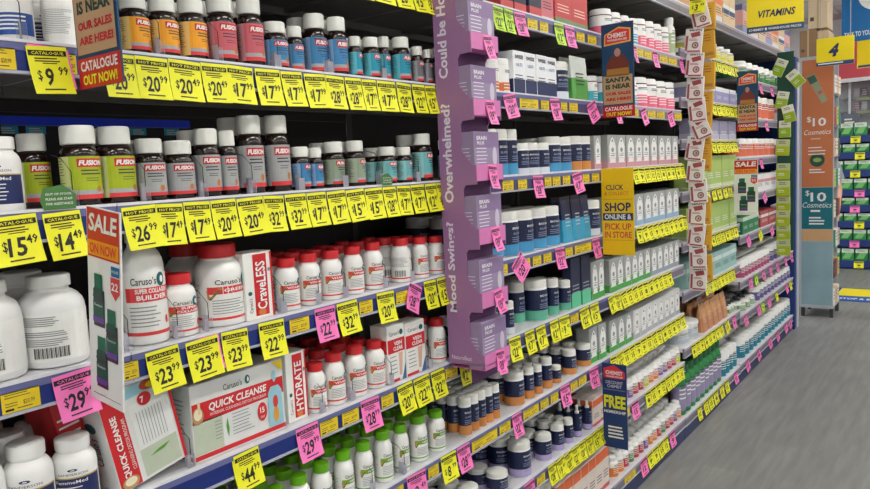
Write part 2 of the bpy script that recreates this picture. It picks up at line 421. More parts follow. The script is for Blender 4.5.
bottle('wblue', 'white bottle with blue label', .035, .15, 'hdpe', WHITE, WHITE, lab_wblue)
def lab_plain2(mb, r, h):
    F = Fc(r*1.004); a = lambda d: r*R_(d); mb.rect(F, a(-140), a(80), .12*h, .68*h, PAPER, .5, 20); mb.lines(F, a(-90), a(10), .62*h, .03*h, 14, .008*h, GREYTX, 2, 2, 10)
bottle('wplain', 'plain white fine-print bottle', .04, .15, 'straight', WHITE, WHITE, lab_plain2)

NVY = M((26, 36, 72), .35)
def lab_navy(foot, frac=.22):
    fm = M(foot, .5)
    def f(mb, r, h):
        F = Fc(r*1.006); a = lambda d: r*R_(d)
        mb.rect(F, a(-170), a(170), .02*h, .76*h, NVY, .5, 22); mb.rect(F, a(-170), a(170), .02*h, frac*h, fm, 1, 22)
        mb.text(F, 'BIOGLAN', a(0), .62*h, w=a(70), h=.05*h, m=WHITE, l=2, bold=.02); mb.text(F, 'SUPER', a(0), .5*h, w=a(64), h=.045*h, m=M((170, 180, 215), .5), l=2, bold=.01)
        mb.lines(F, a(-38), a(38), .42*h, .045*h, 3, .015*h, M((140, 150, 190), .5), 2, 3, 6)
    return f
for nm, fc, fr, cn in (('n_orange', (206, 136, 70), .27, 'orange-footed'), ('n_lav', (176, 162, 206), .24, 'lavender-footed'), ('n_cyan', (70, 150, 196), .26, 'blue-footed'),
                   ('n_mint', (96, 178, 150), .26, 'mint-footed'), ('n_white', (214, 220, 230), .2, 'white-footed')):
    bottle(nm, f'navy {cn} bottle', .028, .11, 'straight', WHITE, CAPW, lab_navy(fc, fr))
bottle('n_spray', 'navy spray bottle', .018, .1, 'spray', NVY, CAPW, lab_navy((176, 162, 206), .2))
def lab_band(col, v0=.1, v1=.45, stripe=None, txt=WHITE):
    cm = M(col, .5)
    def f(mb, r, h):
        F = Fc(r*1.008); a = lambda d: r*R_(d)
        mb.rect(F, a(-170), a(170), v0*h, v1*h, cm, 1, 14)
        mb.lines(F, a(-45), a(45), (v1-.05)*h, .09*h, 3, .03*h, txt, 2, 5, 4)
        if stripe: mb.rect(F, a(-170), a(170), .765*h, .795*h, M(stripe, .5), 1, 14)
        mb.lines(F, a(-35), a(35), .66*h, .05*h, 2, .018*h, INK, 2, 6, 4)
    return f
def fb(key, look, r, h, style, cap, col, v0=.1, v1=.45, stripe=None, body=WHITE):
    bottle(key, look, r, h, style, body, cap, lab_band(col, v0, v1, stripe), near=False)
fb('w_pink', 'white pink-banded bottle', .03, .13, 'straight', WHITE, (238, 110, 140), .04, .42, (110, 40, 60))
fb('w_cyan', 'white cyan-banded bottle', .03, .13, 'straight', WHITE, (60, 180, 195), .04, .42, (110, 40, 60))
fb('w_sage', 'large sage-labelled bottle', .04, .17, 'hdpe', WHITE, (170, 190, 150), .1, .6)
fb('w_orange', 'white bottle with orange label', .022, .1, 'straight', WHITE, (226, 120, 70), .05, .3)
fb('s_red', 'small red-labelled bottle', .022, .09, 'hdpe', WHITE, (190, 60, 70), .08, .52)
fb('s_purple', 'small purple-labelled bottle', .022, .09, 'hdpe', WHITE, (130, 90, 150), .08, .52)
fb('s_orange', 'small orange-labelled bottle', .022, .09, 'hdpe', WHITE, (226, 130, 50), .08, .52)
fb('s_yellow', 'small yellow-labelled bottle', .022, .09, 'hdpe', WHITE, (200, 205, 60), .08, .52)
fb('s_green', 'small green-labelled bottle', .022, .09, 'hdpe', WHITE, (80, 140, 80), .08, .52)
fb('y_bot', 'white yellow-labelled bottle', .03, .17, 'hdpe', WHITE, (222, 214, 80), .05, .6)
fb('g_bot', 'white green-labelled bottle', .03, .13, 'straight', WHITE, (60, 130, 70), .05, .6)
fb('o_bot', 'white orange-labelled bottle', .03, .13, 'straight', WHITE, (222, 112, 84), .08, .72)
fb('m_bot', 'white magenta-labelled bottle', .022, .1, 'straight', WHITE, (168, 70, 110), .05, .6)
fb('p_bot', 'white purple-labelled bottle', .022, .1, 'straight', WHITE, (92, 80, 140), .05, .65)
fb('t_bot', 'white teal-labelled bottle', .028, .12, 'straight', WHITE, (30, 125, 150), .05, .6)
fb('k_bot', 'white black-capped bottle', .022, .1, 'spray', M((50, 58, 52), .5), (110, 150, 90), .1, .45)
fb('grn_cap', 'lavender green-capped bottle', .03, .24, 'hdpe', M((26, 104, 56), .5), (150, 142, 176), .10, .62, body=M((34, 130, 66), .5))
fb('w_tub', 'white tub with pale label', .045, .12, 'tub', WHITE, (180, 190, 200), .1, .6)
bottle('dkgreen', 'dark green bottle', .024, .12, 'amber', M((18, 44, 40), .2), CAPW, lab_band((30, 90, 80), .1, .55), near=True)

# ---- cartons: local origin at front-bottom centre; x from -d..0, y from -w/2..w/2
def cbox(w, h, d, m, top=None):
    mb = MB(); mb.box((-d, -w/2, 0), (0, w/2, h), m, .0012); return mb
def simple_carton(base, bands, words=(), side=None, wordcol=INK, arch=None):
    def build(K):
        w, h, d = K['w'], K['h'], K['d']; mb = cbox(w, h, d, M(base, .5)); F = Fx(0); G = Fy(0, -w/2)
        for (v0, v1, c) in bands:
            mb.rect(F, -w/2+.001, w/2-.001, v0*h+.001, v1*h-.001, M(c, .5), 1); mb.rect(G, -d+.001, -.001, v0*h+.001, v1*h-.001, M(c, .5), 1)
        for (t, v, hh, ww, c) in words: mb.text(F, t, 0, v*h, w=ww*w, h=hh*h, m=M(c, .5), l=2, bold=.02)
        mb.lines(F, -w*.36, w*.36, .45*h, .07*h, 3, .02*h, wordcol, 2, 5)
        if arch:
            pts = [(-.36*w, .16*h), (.36*w, .16*h), (.36*w, .66*h), (.2*w, .84*h), (0, .94*h), (-.2*w, .84*h), (-.36*w, .66*h)]
            mb.poly(F, pts, M((240, 240, 238), .4), 2)
            mb.disc(F, 0, .55*h, .15*w, .07*h, M((150, 150, 156), .5), 3, 10); mb.rect(F, -.2*w, .2*w, .36*h, .40*h, M((170, 170, 176), .5), 3); mb.poly(F, [(-.12*w, .8*h), (.12*w, .8*h), (0, .88*h)], M((120, 125, 130), .5), 3)
            mb.poly(F, [(-w/2+.001, .2*h), (-.38*w, .36*h), (-.28*w, .2*h)], M(bands[0][2], .5), 3); mb.poly(F, [(.28*w, .2*h), (.38*w, .36*h), (w/2-.001, .2*h)], M(bands[0][2], .5), 3)
        return [(None, mb.mesh(K['obj']))]
    return build
carton('u_box', 'white carton with navy base', .05, .13, .05, simple_carton((238, 240, 244), [(0, .36, (36, 48, 92))], [('SWISSE', .86, .09, .7, (30, 34, 50)), ('ULTI', .68, .07, .5, (80, 120, 170))]))
carton('u_bot', 'white carton with orange patch', .04, .11, .04, simple_carton((236, 238, 242), [(.05, .3, (224, 120, 70)), (.75, .83, (30, 40, 60))]))
carton('t_navy', 'navy red-footed carton', .05, .16, .05, simple_carton((40, 44, 76), [(0, .25, (200, 70, 70))]))
carton('t_rose', 'rose carton', .05, .16, .05, simple_carton((206, 110, 122), [(0, .1, (220, 220, 225))]))
carton('t_red', 'tall red carton', .08, .17, .05, simple_carton((196, 56, 62), [(0, .16, (110, 140, 90))], wordcol=M((240, 210, 190), .5)))
def arch(nm, look, foot, base=(166, 170, 168)):
    carton(nm, look, .06, .14, .06, simple_carton(base, [(0, .24, foot)], arch=True))
arch('a_pink', 'pink-footed arch-window carton', (206, 150, 160)); arch('a_blue', 'blue-footed arch-window carton', (150, 180, 205))
arch('a_green', 'green-footed arch-window carton', (70, 160, 70)); arch('a_grey', 'grey-footed arch-window carton', (150, 160, 170)); arch('a_steel', 'pale arch-window carton', (176, 178, 182), (222, 222, 222))
carton('navytall', 'tall navy carton', .04, .16, .04, simple_carton((32, 38, 66), [(0, .3, (96, 196, 150))], wordcol=M((160, 170, 190), .5)))
carton('orcar', 'white carton with orange top', .06, .13, .05, simple_carton((228, 214, 206), [(.72, .98, (232, 110, 60)), (0, .12, (200, 90, 90))]))
carton('lavbox', 'lavender and white carton', .05, .13, .06, simple_carton((160, 158, 200), [(.72, 1, (238, 238, 242))], wordcol=WHITE))
carton('lavbag', 'pale lavender carton', .06, .13, .06, simple_carton((150, 148, 176), [(.0, .3, (190, 188, 206))], wordcol=WHITE))
carton('grnbox', 'pale lime carton', .06, .19, .08, simple_carton((170, 196, 110), [(0, .1, (206, 220, 180))], wordcol=WHITE))
carton('tealbox', 'pale teal carton', .06, .14, .08, simple_carton((150, 190, 186), [(.6, .8, (210, 226, 224))]))
carton('tanbox', 'tan and orange carton', .08, .2, .1, simple_carton((196, 150, 110), [(.5, .62, (226, 206, 186))]))
carton('dkgbox', 'dark green carton', .05, .12, .06, simple_carton((28, 120, 76), [(.75, 1, (200, 214, 200))], wordcol=WHITE))
carton('redbox', 'dull red carton', .05, .12, .06, simple_carton((170, 70, 80), [(.6, .8, (230, 220, 220))], wordcol=WHITE))
carton('whtbox', 'white carton with pink print', .05, .1, .06, simple_carton((230, 230, 232), [(.5, .7, (210, 130, 150))]))
carton('top_or', 'orange and white carton', .08, .18, .1, simple_carton((236, 190, 150), [(.55, .9, (232, 120, 70)), (0, .2, (226, 226, 232))]))
carton('top_pk', 'pink and blue carton', .08, .18, .1, simple_carton((226, 170, 170), [(.0, .3, (150, 160, 200)), (.8, 1, (90, 100, 150))]))
carton('top_wh', 'beige carton with blue print', .08, .2, .1, simple_carton((226, 200, 170), [(.35, .5, (60, 100, 160)), (.5, .62, (238, 238, 238))]))
carton('farwhite', 'white carton with colour patch', .06, .12, .06, simple_carton((225, 226, 226), [(.2, .5, (140, 190, 150))]))
# pouches: lens-shaped bag standing upright
def pouch(body, foot, strip=None):
    def build(K):
        w, h, d = K['w'], K['h'], K['d']; mb = MB(); n = 8; rows = [(0, 1.0), (.12, 1.0), (.5, .7), (.85, .25), (.93, .06), (1, .05)]
        vs = []; fs = []
        for (t, k) in rows:
            for i in range(n):
                a = 2*PI*i/n+PI/n; vs.append((-d/2+d/2*k*math.copysign(abs(math.cos(a))**.6, math.cos(a)), w/2*math.copysign(abs(math.sin(a))**.35, math.sin(a)), t*h))
        for r in range(len(rows)-1):
            for i in range(n):
                j = (i+1) % n; q = (r*n+i, r*n+j, r*n+n+j, r*n+n+i)
                mb.add([vs[x] for x in q], [(0, 1, 2, 3)], M(foot if r < 2 else body, .35))
        mb.add(vs[:n], [tuple(reversed(range(n)))], M(foot, .35)); mb.add(vs[-n:], [tuple(range(n))], M(body, .35))
        F = lambda u, v, l=0: (-d/2+d/2*.95*(1-max(0, v/h-.1)*.72)+.0012+EPS*l, u, v)
        mb.lines(F, -w*.3, w*.3, .62*h, .08*h, 4, .025*h, M(strip or (200, 205, 215), .5), 1, 4); return [(None, mb.mesh(K['obj']))]
    return build
carton('p_navy', 'navy pouch with cyan base', .04, .13, .04, pouch((28, 40, 76), (60, 160, 196)), 'pouch', 'pouch')
carton('p_tan', 'tan and white pouch', .08, .16, .06, pouch((206, 150, 104), (190, 130, 90), (230, 200, 170)), 'pouch', 'pouch')
carton('p_white', 'white and green pouch', .07, .14, .04, pouch((214, 220, 214), (90, 160, 80), (60, 70, 66)), 'pouch', 'pouch')

# ------------------------------------------------------------------ placing
OCC = {}
def free(b, l, x, y, r):
    for (x2, y2, r2) in OCC.get((b, l), []):
        if (x-x2)**2+(y-y2)**2 < (r+r2)**2*.985: return False
    return True
def B(key, b, l, items, rows=1, rot=None, pitch=2.06):
    "items: (px centre, px width, px top[, extra set-back])"
    z = LEV[b][l]+.0008; K = KIND[key]; place = f'{LEVN[l]}, {BAYN[b]}'
    for it in items:
        px, w, yt = it[:3]; dx = it[3] if len(it) > 3 else 0
        r, h = K['r'], K['h']
        for _ in range(4):
            x = -(.016+r)-dx; y = yof(px, x, z+h/2); dp = depth((x, y, z+h/2)); r = w/2*dp/FP; h = zof(yt, x, y)-z
        h = max(.05, min(h, LEV[b][l+1]-LEV[b][l]-.026))
        y = max(y, EDGE[0]-.3)
        rr = r
        while not free(b, l, x, y, rr) and rr > r*.6: rr *= .97
        if not free(b, l, x, y, rr): continue
        r = rr
        OCC.setdefault((b, l), []).append((x, y, r))
        ro = (rot if rot is not None else RND.uniform(-14, 10))
        spawn(key, (x, y, z), (r/K['r'], r/K['r'], h/K['h']), R_(ro), place, 0 if dx < .03 else 1)
        for k in range(1, rows):
            xx = x-k*r*pitch; yy = y+RND.uniform(-.004, .004)
            if xx-r < -SD or not free(b, l, xx, yy, r): continue
            OCC[(b, l)].append((xx, yy, r)); spawn(key, (xx, yy, z), (r/K['r'], r/K['r'], h/K['h']), R_(RND.uniform(-40, 40)), place, k)
def RUN(key, b, l, x0, x1, n, yt0, yt1, rows=1, gap=.97, dx=0, keys=None):
    "n bottles or cartons evenly spread between image columns x0..x1"
    z = LEV[b][l]+.0008; place = f'{LEVN[l]}, {BAYN[b]}'
    K = KIND[key]; h = K['h']
    for _ in range(3):
        Y0 = yof(x0, -.02-dx, z+h/2); Y1 = yof(x1, -.02-dx, z+h/2)
        h = ((zof(yt0, -.04-dx, Y0)-z)+(zof(yt1, -.04-dx, Y1)-z))/2
    Y0 = max(Y0, EDGE[b]+.003); Y1 = min(Y1, EDGE[b+1]-.004)
    h = max(.05, min(h, LEV[b][l+1]-LEV[b][l]-.055 if l < 8 else .4, .265 if l < 8 else .4)); p = (Y1-Y0)/n; r = p/2*gap
    for i in range(n):
        kk = keys[i % len(keys)] if keys else key; K = KIND[kk]
        y = Y0+p*(i+.5)
        for k in range(rows):
            if K['t'] == 'b':
                x = -(.016+r)-dx-k*r*2.06; hh = h*(1+RND.uniform(-.012, .012))
                if x-r < -SD or not free(b, l, x, y, r*.98): continue
                OCC.setdefault((b, l), []).append((x, y, r)); spawn(kk, (x, y, z), (r/K['r'], r/K['r'], hh/K['h']), R_(RND.uniform(-20, 12)), place, k)
            else:
                x = -.016-dx-k*(K['d']+.004)
                if x-K['d'] < -SD: continue
                OCC.setdefault((b, l), []).append((x-K['d']/2, y, r*.95)); spawn(kk, (x-RND.uniform(0, .006 if k == 0 else 0), y, z), (1, p*gap/K['w'], h/K['h']), 0, place, k)

# ---- bay 0
B('wblue', 0, 6, [(13, 36, -24)], 1, rot=-20); B('sand', 0, 6, [(37, 22, -6, .07)], 1); B('wplain', 0, 6, [(60, 33, -10)], 1)
B('sand', 0, 5, [(2, 36, 137)], 2, rot=-35)
B('f_green', 1, 5, [(116, 35, 127)], 2, rot=-12); B('f_green', 0, 5, [(80, 37, 126), (34, 30, 134, .07), (54, 30, 132, .075)], 1, rot=-14)
B('plain', 0, 4, [(-12, 62, 280), (52, 62, 274)], 2, rot=-15); B('c_red', 0, 4, [(88, 26, 285, .03)], 2)
B('sand', 0, 3, [(29, 46, 441), (75, 42, 435), (-18, 44, 446)], 3, rot=-32)
# ---- bay 1
B('f_orange', 1, 6, [(134, 29, -4), (163, 29, -1), (192, 28, 0)], 2, rot=-2); B('f_pink', 1, 6, [(221, 29, -2), (250, 26, -1)], 2, rot=-20)
B('f_blue', 1, 6, [(275, 25, 23), (295, 17, 27, .02), (315, 24, 15, .03), (337, 24, 18)], 2, rot=-22)
B('f_teal', 1, 6, [(355, 14, 37), (371, 18, 38), (384, 13, 37, .03), (401, 19, 38)], 2)
B('f_slate', 1, 6, [(417, 13, 47), (428, 10, 50), (438, 11, 48)], 2)
B('f_grey', 1, 5, [(150, 30, 139), (179, 30, 141), (207, 26, 129), (228, 18, 131), (250, 27, 116), (277, 25, 116)], 2, rot=-30)
B('f_blue', 1, 5, [(300, 20, 147), (316, 14, 148)], 2); B('f_sage', 1, 5, [(334, 21, 142), (355, 20, 141)], 2)
B('f_aqua', 1, 5, [(387, 19, 147), (404, 16, 147), (422, 20, 134)], 2); B('f_blue', 1, 5, [(444, 12, 140)], 1)
B('c_super', 1, 4, [(143, 42, 226)], 1, rot=-22); B('c_small', 1, 4, [(180, 34, 273)], 2, rot=-15); B('c_big', 1, 4, [(219, 48, 243)], 2, rot=-5)
B('c_red', 1, 4, [(287, 24, 258), (309, 23, 253), (331, 23, 250), (353, 21, 246), (373, 20, 242)], 3, rot=-14)
B('c_redback', 1, 4, [(401, 20, 238)], 3, rot=-20); B('c_red', 1, 4, [(420, 16, 237), (436, 18, 236)], 3)
B('c_red', 1, 3, [(316, 20, 362), (334, 22, 352), (355, 22, 345), (375, 20, 340), (437, 18, 318)], 4, rot=-14); B('dkgreen', 1, 3, [(451, 9, 317)], 2)
B('c_green', 1, 2, [(252, 25, 500), (276, 24, 487), (300, 22, 474), (322, 21, 462), (344, 20, 450), (364, 19, 441), (383, 19, 430), (401, 16, 424), (418, 19, 415), (436, 18, 410)], 5)
# ---- bay 2
RUN('t_navy', 2, 7, 528, 541, 1, -26, -20, 1); RUN('t_rose', 2, 7, 541, 554, 1, -22, -18); RUN('t_red', 2, 7, 554, 588, 2, -20, -10); RUN('t_navy', 2, 7, 500, 526, 2, -30, -26)
RUN('w_orange', 2, 6, 490, 512, 2, 58, 58, 2); RUN('u_box', 2, 6, 513, 557, 4, 54, 56, 2); RUN('n_white', 2, 6, 559, 572, 1, 62, 62, 2); RUN('p_white', 2, 6, 573, 590, 1, 56, 58, 2); RUN('w_cyan', 2, 6, 592, 604, 1, 76, 77, 2)
RUN('n_cyan', 2, 5, 478, 520, 4, 129, 129, 2); RUN('n_white', 2, 5, 521, 552, 3, 143, 143, 2); RUN('n_cyan', 2, 5, 553, 574, 2, 137, 137, 2); RUN('n_orange', 2, 5, 575, 593, 2, 137, 136, 2)
RUN('a_pink', 2, 5, 594, 604, 1, 136, 136)
RUN('n_cyan', 2, 4, 474, 563, 6, 214, 208, 3); RUN('p_navy', 2, 4, 565, 592, 3, 195, 197, 2); RUN('n_white', 2, 4, 593, 606, 1, 200, 200, 2)
B('n_mint', 2, 3, [(476, 16, 300), (490, 15, 296)], 2); B('n_white', 2, 3, [(508, 12, 301)], 1); B('n_mint', 2, 3, [(516, 17, 282, .05), (535, 24, 279), (552, 13, 278), (564, 13, 280)], 2); RUN('navytall', 2, 3, 571, 590, 2, 258, 254, 2); RUN('a_green', 2, 3, 591, 607, 2, 262, 258, 2)
RUN('n_orange', 2, 2, 443, 501, 5, 407, 384, 4); B('n_orange', 2, 2, [(514, 20, 371), (528, 12, 366), (537, 10, 364), (546, 12, 357), (556, 10, 365), (569, 14, 349), (583, 15, 343)], 4)
RUN('a_green', 2, 2, 590, 608, 2, 328, 322, 2)
B('n_lav', 2, 1, [(497, 22, 470), (519, 23, 440), (543, 17, 433), (557, 14, 423), (568, 10, 418)], 5); B('n_spray', 2, 1, [(577, 9, 405), (587, 9, 400)], 3); RUN('orcar', 2, 1, 592, 608, 2, 398, 392, 3); B('n_lav', 2, 1, [(468, 22, 485), (448, 22, 497)], 4)
RUN('orcar', 2, 0, 556, 616, 7, 478, 444, 5); RUN('n_lav', 2, 0, 520, 555, 3, 497, 480, 4)
# ---- bay 3
RUN('w_cyan', 3, 7, 605, 640, 4, 11, 18, 2, keys=['w_pink', 'w_cyan']); RUN('w_pink', 3, 7, 640, 671, 4, 21, 26, 3); RUN('w_sage', 3, 7, 672, 684, 1, 19, 20)
RUN('w_cyan', 3, 6, 606, 640, 3, 77, 81, 2); RUN('w_pink', 3, 6, 640, 683, 4, 80, 82, 3)
RUN('a_pink', 3, 5, 607, 688, 9, 136, 136, 2)
RUN('a_blue', 3, 4, 609, 689, 9, 197, 188, 2)
RUN('a_green', 3, 3, 609, 650, 6, 260, 248, 2); RUN('a_grey', 3, 3, 651, 690, 5, 247, 237, 2)
RUN('a_green', 3, 2, 610, 632, 3, 322, 310, 2); RUN('a_steel', 3, 2, 633, 690, 8, 310, 283, 2)
RUN('s_orange', 3, 1, 611, 690, 14, 386, 345, 5, keys=['s_orange', 's_orange', 's_purple', 's_purple', 's_red', 's_red', 's_yellow'])
RUN('s_red', 3, 0, 614, 691, 15, 456, 393, 5, keys=['s_orange', 's_orange', 's_red', 's_green', 's_red', 's_red', 's_purple'])
# ---- bay 4
RUN('y_bot', 4, 7, 692, 740, 6, 34, 52, 2); RUN('lavbox', 4, 6, 690, 740, 6, 84, 90, 2); RUN('lavbag', 4, 5, 690, 740, 5, 119, 122, 2)
RUN('grnbox', 4, 4, 688, 741, 6, 155, 156, 2); RUN('grnbox', 4, 3, 686, 741, 6, 208, 197, 2); RUN('tealbox', 4, 2, 686, 741, 6, 262, 243, 2)
RUN('w_tub', 4, 1, 682, 701, 2, 324, 322, 2); RUN('p_tan', 4, 1, 703, 728, 5, 304, 292, 3); RUN('k_bot', 4, 1, 729, 742, 3, 303, 296, 3)
RUN('grn_cap', 4, 0, 680, 722, 9, 358, 338, 2); RUN('t_bot', 4, 0, 723, 742, 4, 350, 340, 3)
# ---- bay 5
RUN('g_bot', 5, 7, 742, 776, 6, 61, 71, 2); RUN('o_bot', 5, 6, 742, 776, 5, 95, 98, 2); RUN('o_bot', 5, 5, 742, 776, 6, 138, 139, 2); RUN('whtbox', 5, 4, 742, 776, 5, 176, 173, 2)
RUN('dkgbox', 5, 3, 742, 759, 3, 217, 213, 2); RUN('redbox', 5, 3, 760, 776, 2, 211, 208, 2)
RUN('m_bot', 5, 2, 742, 770, 9, 262, 247, 3); RUN('p_bot', 5, 2, 771, 790.5, 6, 246, 236, 2); RUN('k_bot', 5, 1, 742, 756, 3, 297, 290, 3); RUN('p_bot', 5, 1, 757, 790.5, 10, 288, 265, 3)
RUN('t_bot', 5, 0, 742, 790.5, 14, 338, 297, 3)
for l, k in ((3, 'whtbox'), (4, 'whtbox'), (5, 'p_bot'), (6, 'whtbox'), (7, 'g_bot')): RUN(k, 5, l, 778, 790.5, 3, proj((0, 6.2, LEV[5][l]+.13))[1], proj((0, 6.8, LEV[5][l]+.13))[1], 1)
# ---- top boards
RUN('top_or', 3, 8, 650, 690, 4, -45, -30, 1, keys=['top_pk', 'top_or'])
RUN('top_or', 4, 8, 694, 722, 3, -22, -8, 1, keys=['top_or', 'top_pk', 'top_or']); RUN('top_wh', 4, 8, 723, 741, 2, -10, 2, 1)
RUN('top_pk', 5, 8, 742, 790, 7, 5, 32, 1, keys=['top_pk', 'top_or', 'top_wh'])

# ---- special cartons
GR = M((214, 214, 212), .5); SAGE = M((190, 200, 178), .5); BOWL = M((190, 150, 100), .6); SKYB = M((150, 200, 215), .5)
def build_qc(K, tall=False):
    w, h, d = K['w'], K['h'], K['d']; mb = cbox(w, h, d, M((222, 224, 222), .5)); F = Fx(0)
    mb.rect(F, -w/2+.002, w/2-.002, .03*h, .09*h, RED, 1); mb.rect(F, -w/2+.002, -w*.2, .10*h, .52*h, SAGE, 1)
    mb.poly(F, [(-w/2+.002, .50*h), (w/2-.002, .53*h), (w/2-.002, .76*h), (-w/2+.002, .76*h)], RED, 1)
    mb.text(F, 'QUICK CLEANSE', -.02*w, .665*h, w=.62*w, h=.115*h, m=WHITE, l=3, bold=.03, shear=.15)
    mb.text(F, 'INTERNAL CLEANSING DETOX PROGRAM', -.02*w, .575*h, w=.6*w, h=.04*h, m=WHITE, l=3)
    mb.text(F, 'Caruso\u2019s', -.07*w, .86*h, w=.2*w, h=.08*h, m=BLACK, l=2); mb.disc(F, .09*w, .87*h, .028*w, .06*h, LOGO_T, 2); mb.disc(F, .095*w, .87*h, .010*w, .035*h, WHITE, 3)
    mb.disc(F, -.44*w, .60*h, .055*w, .11*h, BOWL, 3); mb.disc(F, -.44*w, .62*h, .04*w, .075*h, M((236, 226, 196), .6), 4); mb.rect(F, -.44*w, -.415*w, .62*h, .78*h, M((225, 205, 160), .6), 5)
    mb.lines(F, -.28*w, -.2*w, .46*h, .045*h, 6, .010*h, GREYTX, 2, 3); mb.lines(F, -.1*w, .14*w, .48*h, .045*h, 7, .010*h, GREYTX, 2, 4)
    mb.poly(F, [(-.145*w, .2*h), (-.135*w, .32*h), (-.15*w, .46*h), (-.165*w, .34*h)], M((80, 160, 60), .5), 2)
    mb.disc(F, .23*w, .36*h, .055*w, .13*h, RED, 2); mb.text(F, '15', .23*w, .385*h, w=.05*w, h=.08*h, m=WHITE, l=3, bold=.03); mb.text(F, 'DAY', .23*w, .29*h, w=.05*w, h=.035*h, m=WHITE, l=3)
    # torso figure
    mb.disc(F, .385*w, .80*h, .022*w, .085*h, SKYB, 4); mb.poly(F, [(.30*w, .1*h), (.47*w, .1*h), (.465*w, .58*h), (.43*w, .66*h), (.34*w, .66*h), (.305*w, .58*h)], SKYB, 4)
    mb.disc(F, .385*w, .44*h, .03*w, .09*h, M((206, 60, 50), .5), 5); mb.disc(F, .385*w, .26*h, .033*w, .11*h, M((226, 160, 70), .5), 5)
    mb.poly(F, [(.36*w, .995*h), (w/2-.002, .995*h), (w/2-.002, .84*h)], YELF, 5)
    G = Fy(-d/2, -w/2); mb.rect(G, -d/2+.004, d/2-.004, .03*h, .09*h, RED, 1); mb.lines(G, -d*.35, d*.3, .8*h, .06*h, 9, .014*h, GREYTX, 1, 6)
    return [(None, mb.mesh('carton'))]
carton('qc', 'wide cleanse program carton', .24, .14, .1, build_qc)
def put_carton(key, b, l, x0, x1, yt, label, dx=0, rot=0, name='carton', tilt=0, cat='box'):
    K = KIND[key]; z = LEV[b][l]+.001; h = K['h']
    for _ in range(4):
        Y0 = yof(x0, -.016-dx, z+h/2); Y1 = yof(x1, -.016-dx, z+h/2); h = zof(yt, -.016-dx, (Y0+Y1)/2)-z
    K['w'] = Y1-Y0; K['h'] = h; K['parts'] = None
    o = link(name, K['build'](K)[0][1]); o.location = (-.016-dx, (Y0+Y1)/2, z); o.rotation_euler = (tilt, 0, rot)
    tag(o, label, cat); OCC.setdefault((b, l), []).append((-.06, (Y0+Y1)/2, (Y1-Y0)/2)); return o
put_carton('qc', 1, 3, 192, 284, 372, 'wide white and red quick cleanse carton lying on its long side')
def build_slim(col, word, edge=RED, logo=True):
    def f(K):
        w, h, d = K['w'], K['h'], K['d']; mb = cbox(w, h, d, PAPER); F = Fx(0)
        mb.rect(F, -.18*w, .30*w, .05*h, .97*h, col, 1); mb.text(F, word, .06*w, .5*h, w=.72*h, h=.34*w, m=WHITE, l=3, bold=.02, rot=PI/2)
        mb.disc(F, .04*w, .1*h, .14*w, .05*h, M((220, 120, 60), .5), 3); mb.rect(F, .42*w, .5*w-.001, .01*h, .99*h, edge, 1)
        mb.disc(F, -.34*w, .4*h, .07*w, .03*h, LOGO_T, 2); mb.text(F, 'Caruso\u2019s', -.34*w, .22*h, w=.22*h, h=.12*w, m=INK, l=2, rot=PI/2); mb.disc(F, .37*w, .72*h, .05*w, .03*h, GREYTX, 2)
        return [(None, mb.mesh('carton'))]
    return f
carton('crave', 'x', .05, .13, .06, build_slim(RED, 'CraveLESS')); put_carton('crave', 1, 4, 245, 273, 252, 'slim white carton with red upright lettering beside red-capped bottles')
carton('hyd', 'x', .05, .13, .06, build_slim(RED, 'HYDRATE')); put_carton('hyd', 1, 3, 287, 307, 352, 'narrow carton with red stripe right of the wide cleanse carton', dx=.012)
def build_vein(K):
    w, h, d = K['w'], K['h'], K['d']; mb = cbox(w, h, d, PAPER); F = Fx(0)
    mb.rect(F, -w/2+.001, w/2-.001, .52*h, .76*h, RED, 1); mb.text(F, 'VEIN', .08*w, .68*h, w=.45*w, h=.07*h, m=WHITE, l=3, bold=.03); mb.text(F, 'CLEAR', .08*w, .59*h, w=.55*w, h=.07*h, m=WHITE, l=3, bold=.03)
    mb.text(F, 'Caruso\u2019s', -.1*w, .86*h, w=.55*w, h=.07*h, m=INK, l=2); mb.disc(F, .3*w, .86*h, .1*w, .05*h, LOGO_T, 2)
    mb.poly(F, [(.12*w, .1*h), (.25*w, .1*h), (.34*w, .5*h), (.1*w, .5*h)], M((222, 180, 160), .5), 2); mb.poly(F, [(.25*w, .01*h), (.49*w, .01*h), (.49*w, .3*h)], M((70, 110, 160), .5), 2); mb.lines(F, -.4*w, .05*w, .46*h, .07*h, 5, .015*h, GREYTX, 2, 3)
    mb.rect(F, -w/2+.001, .1*w, .01*h, .06*h, RED, 2); G = Fy(-d/2, -w/2); mb.rect(G, -d*.45, d*.45, .52*h, .76*h, RED, 1)
    return [(None, mb.mesh('carton'))]
carton('vein', 'x', .05, .13, .06, build_vein)
put_carton('vein', 1, 3, 388, 405, 325, 'left of two red-banded vein cartons near the purple tower'); put_carton('vein', 1, 3, 406, 425, 321, 'right of two red-banded vein cartons near the purple tower')
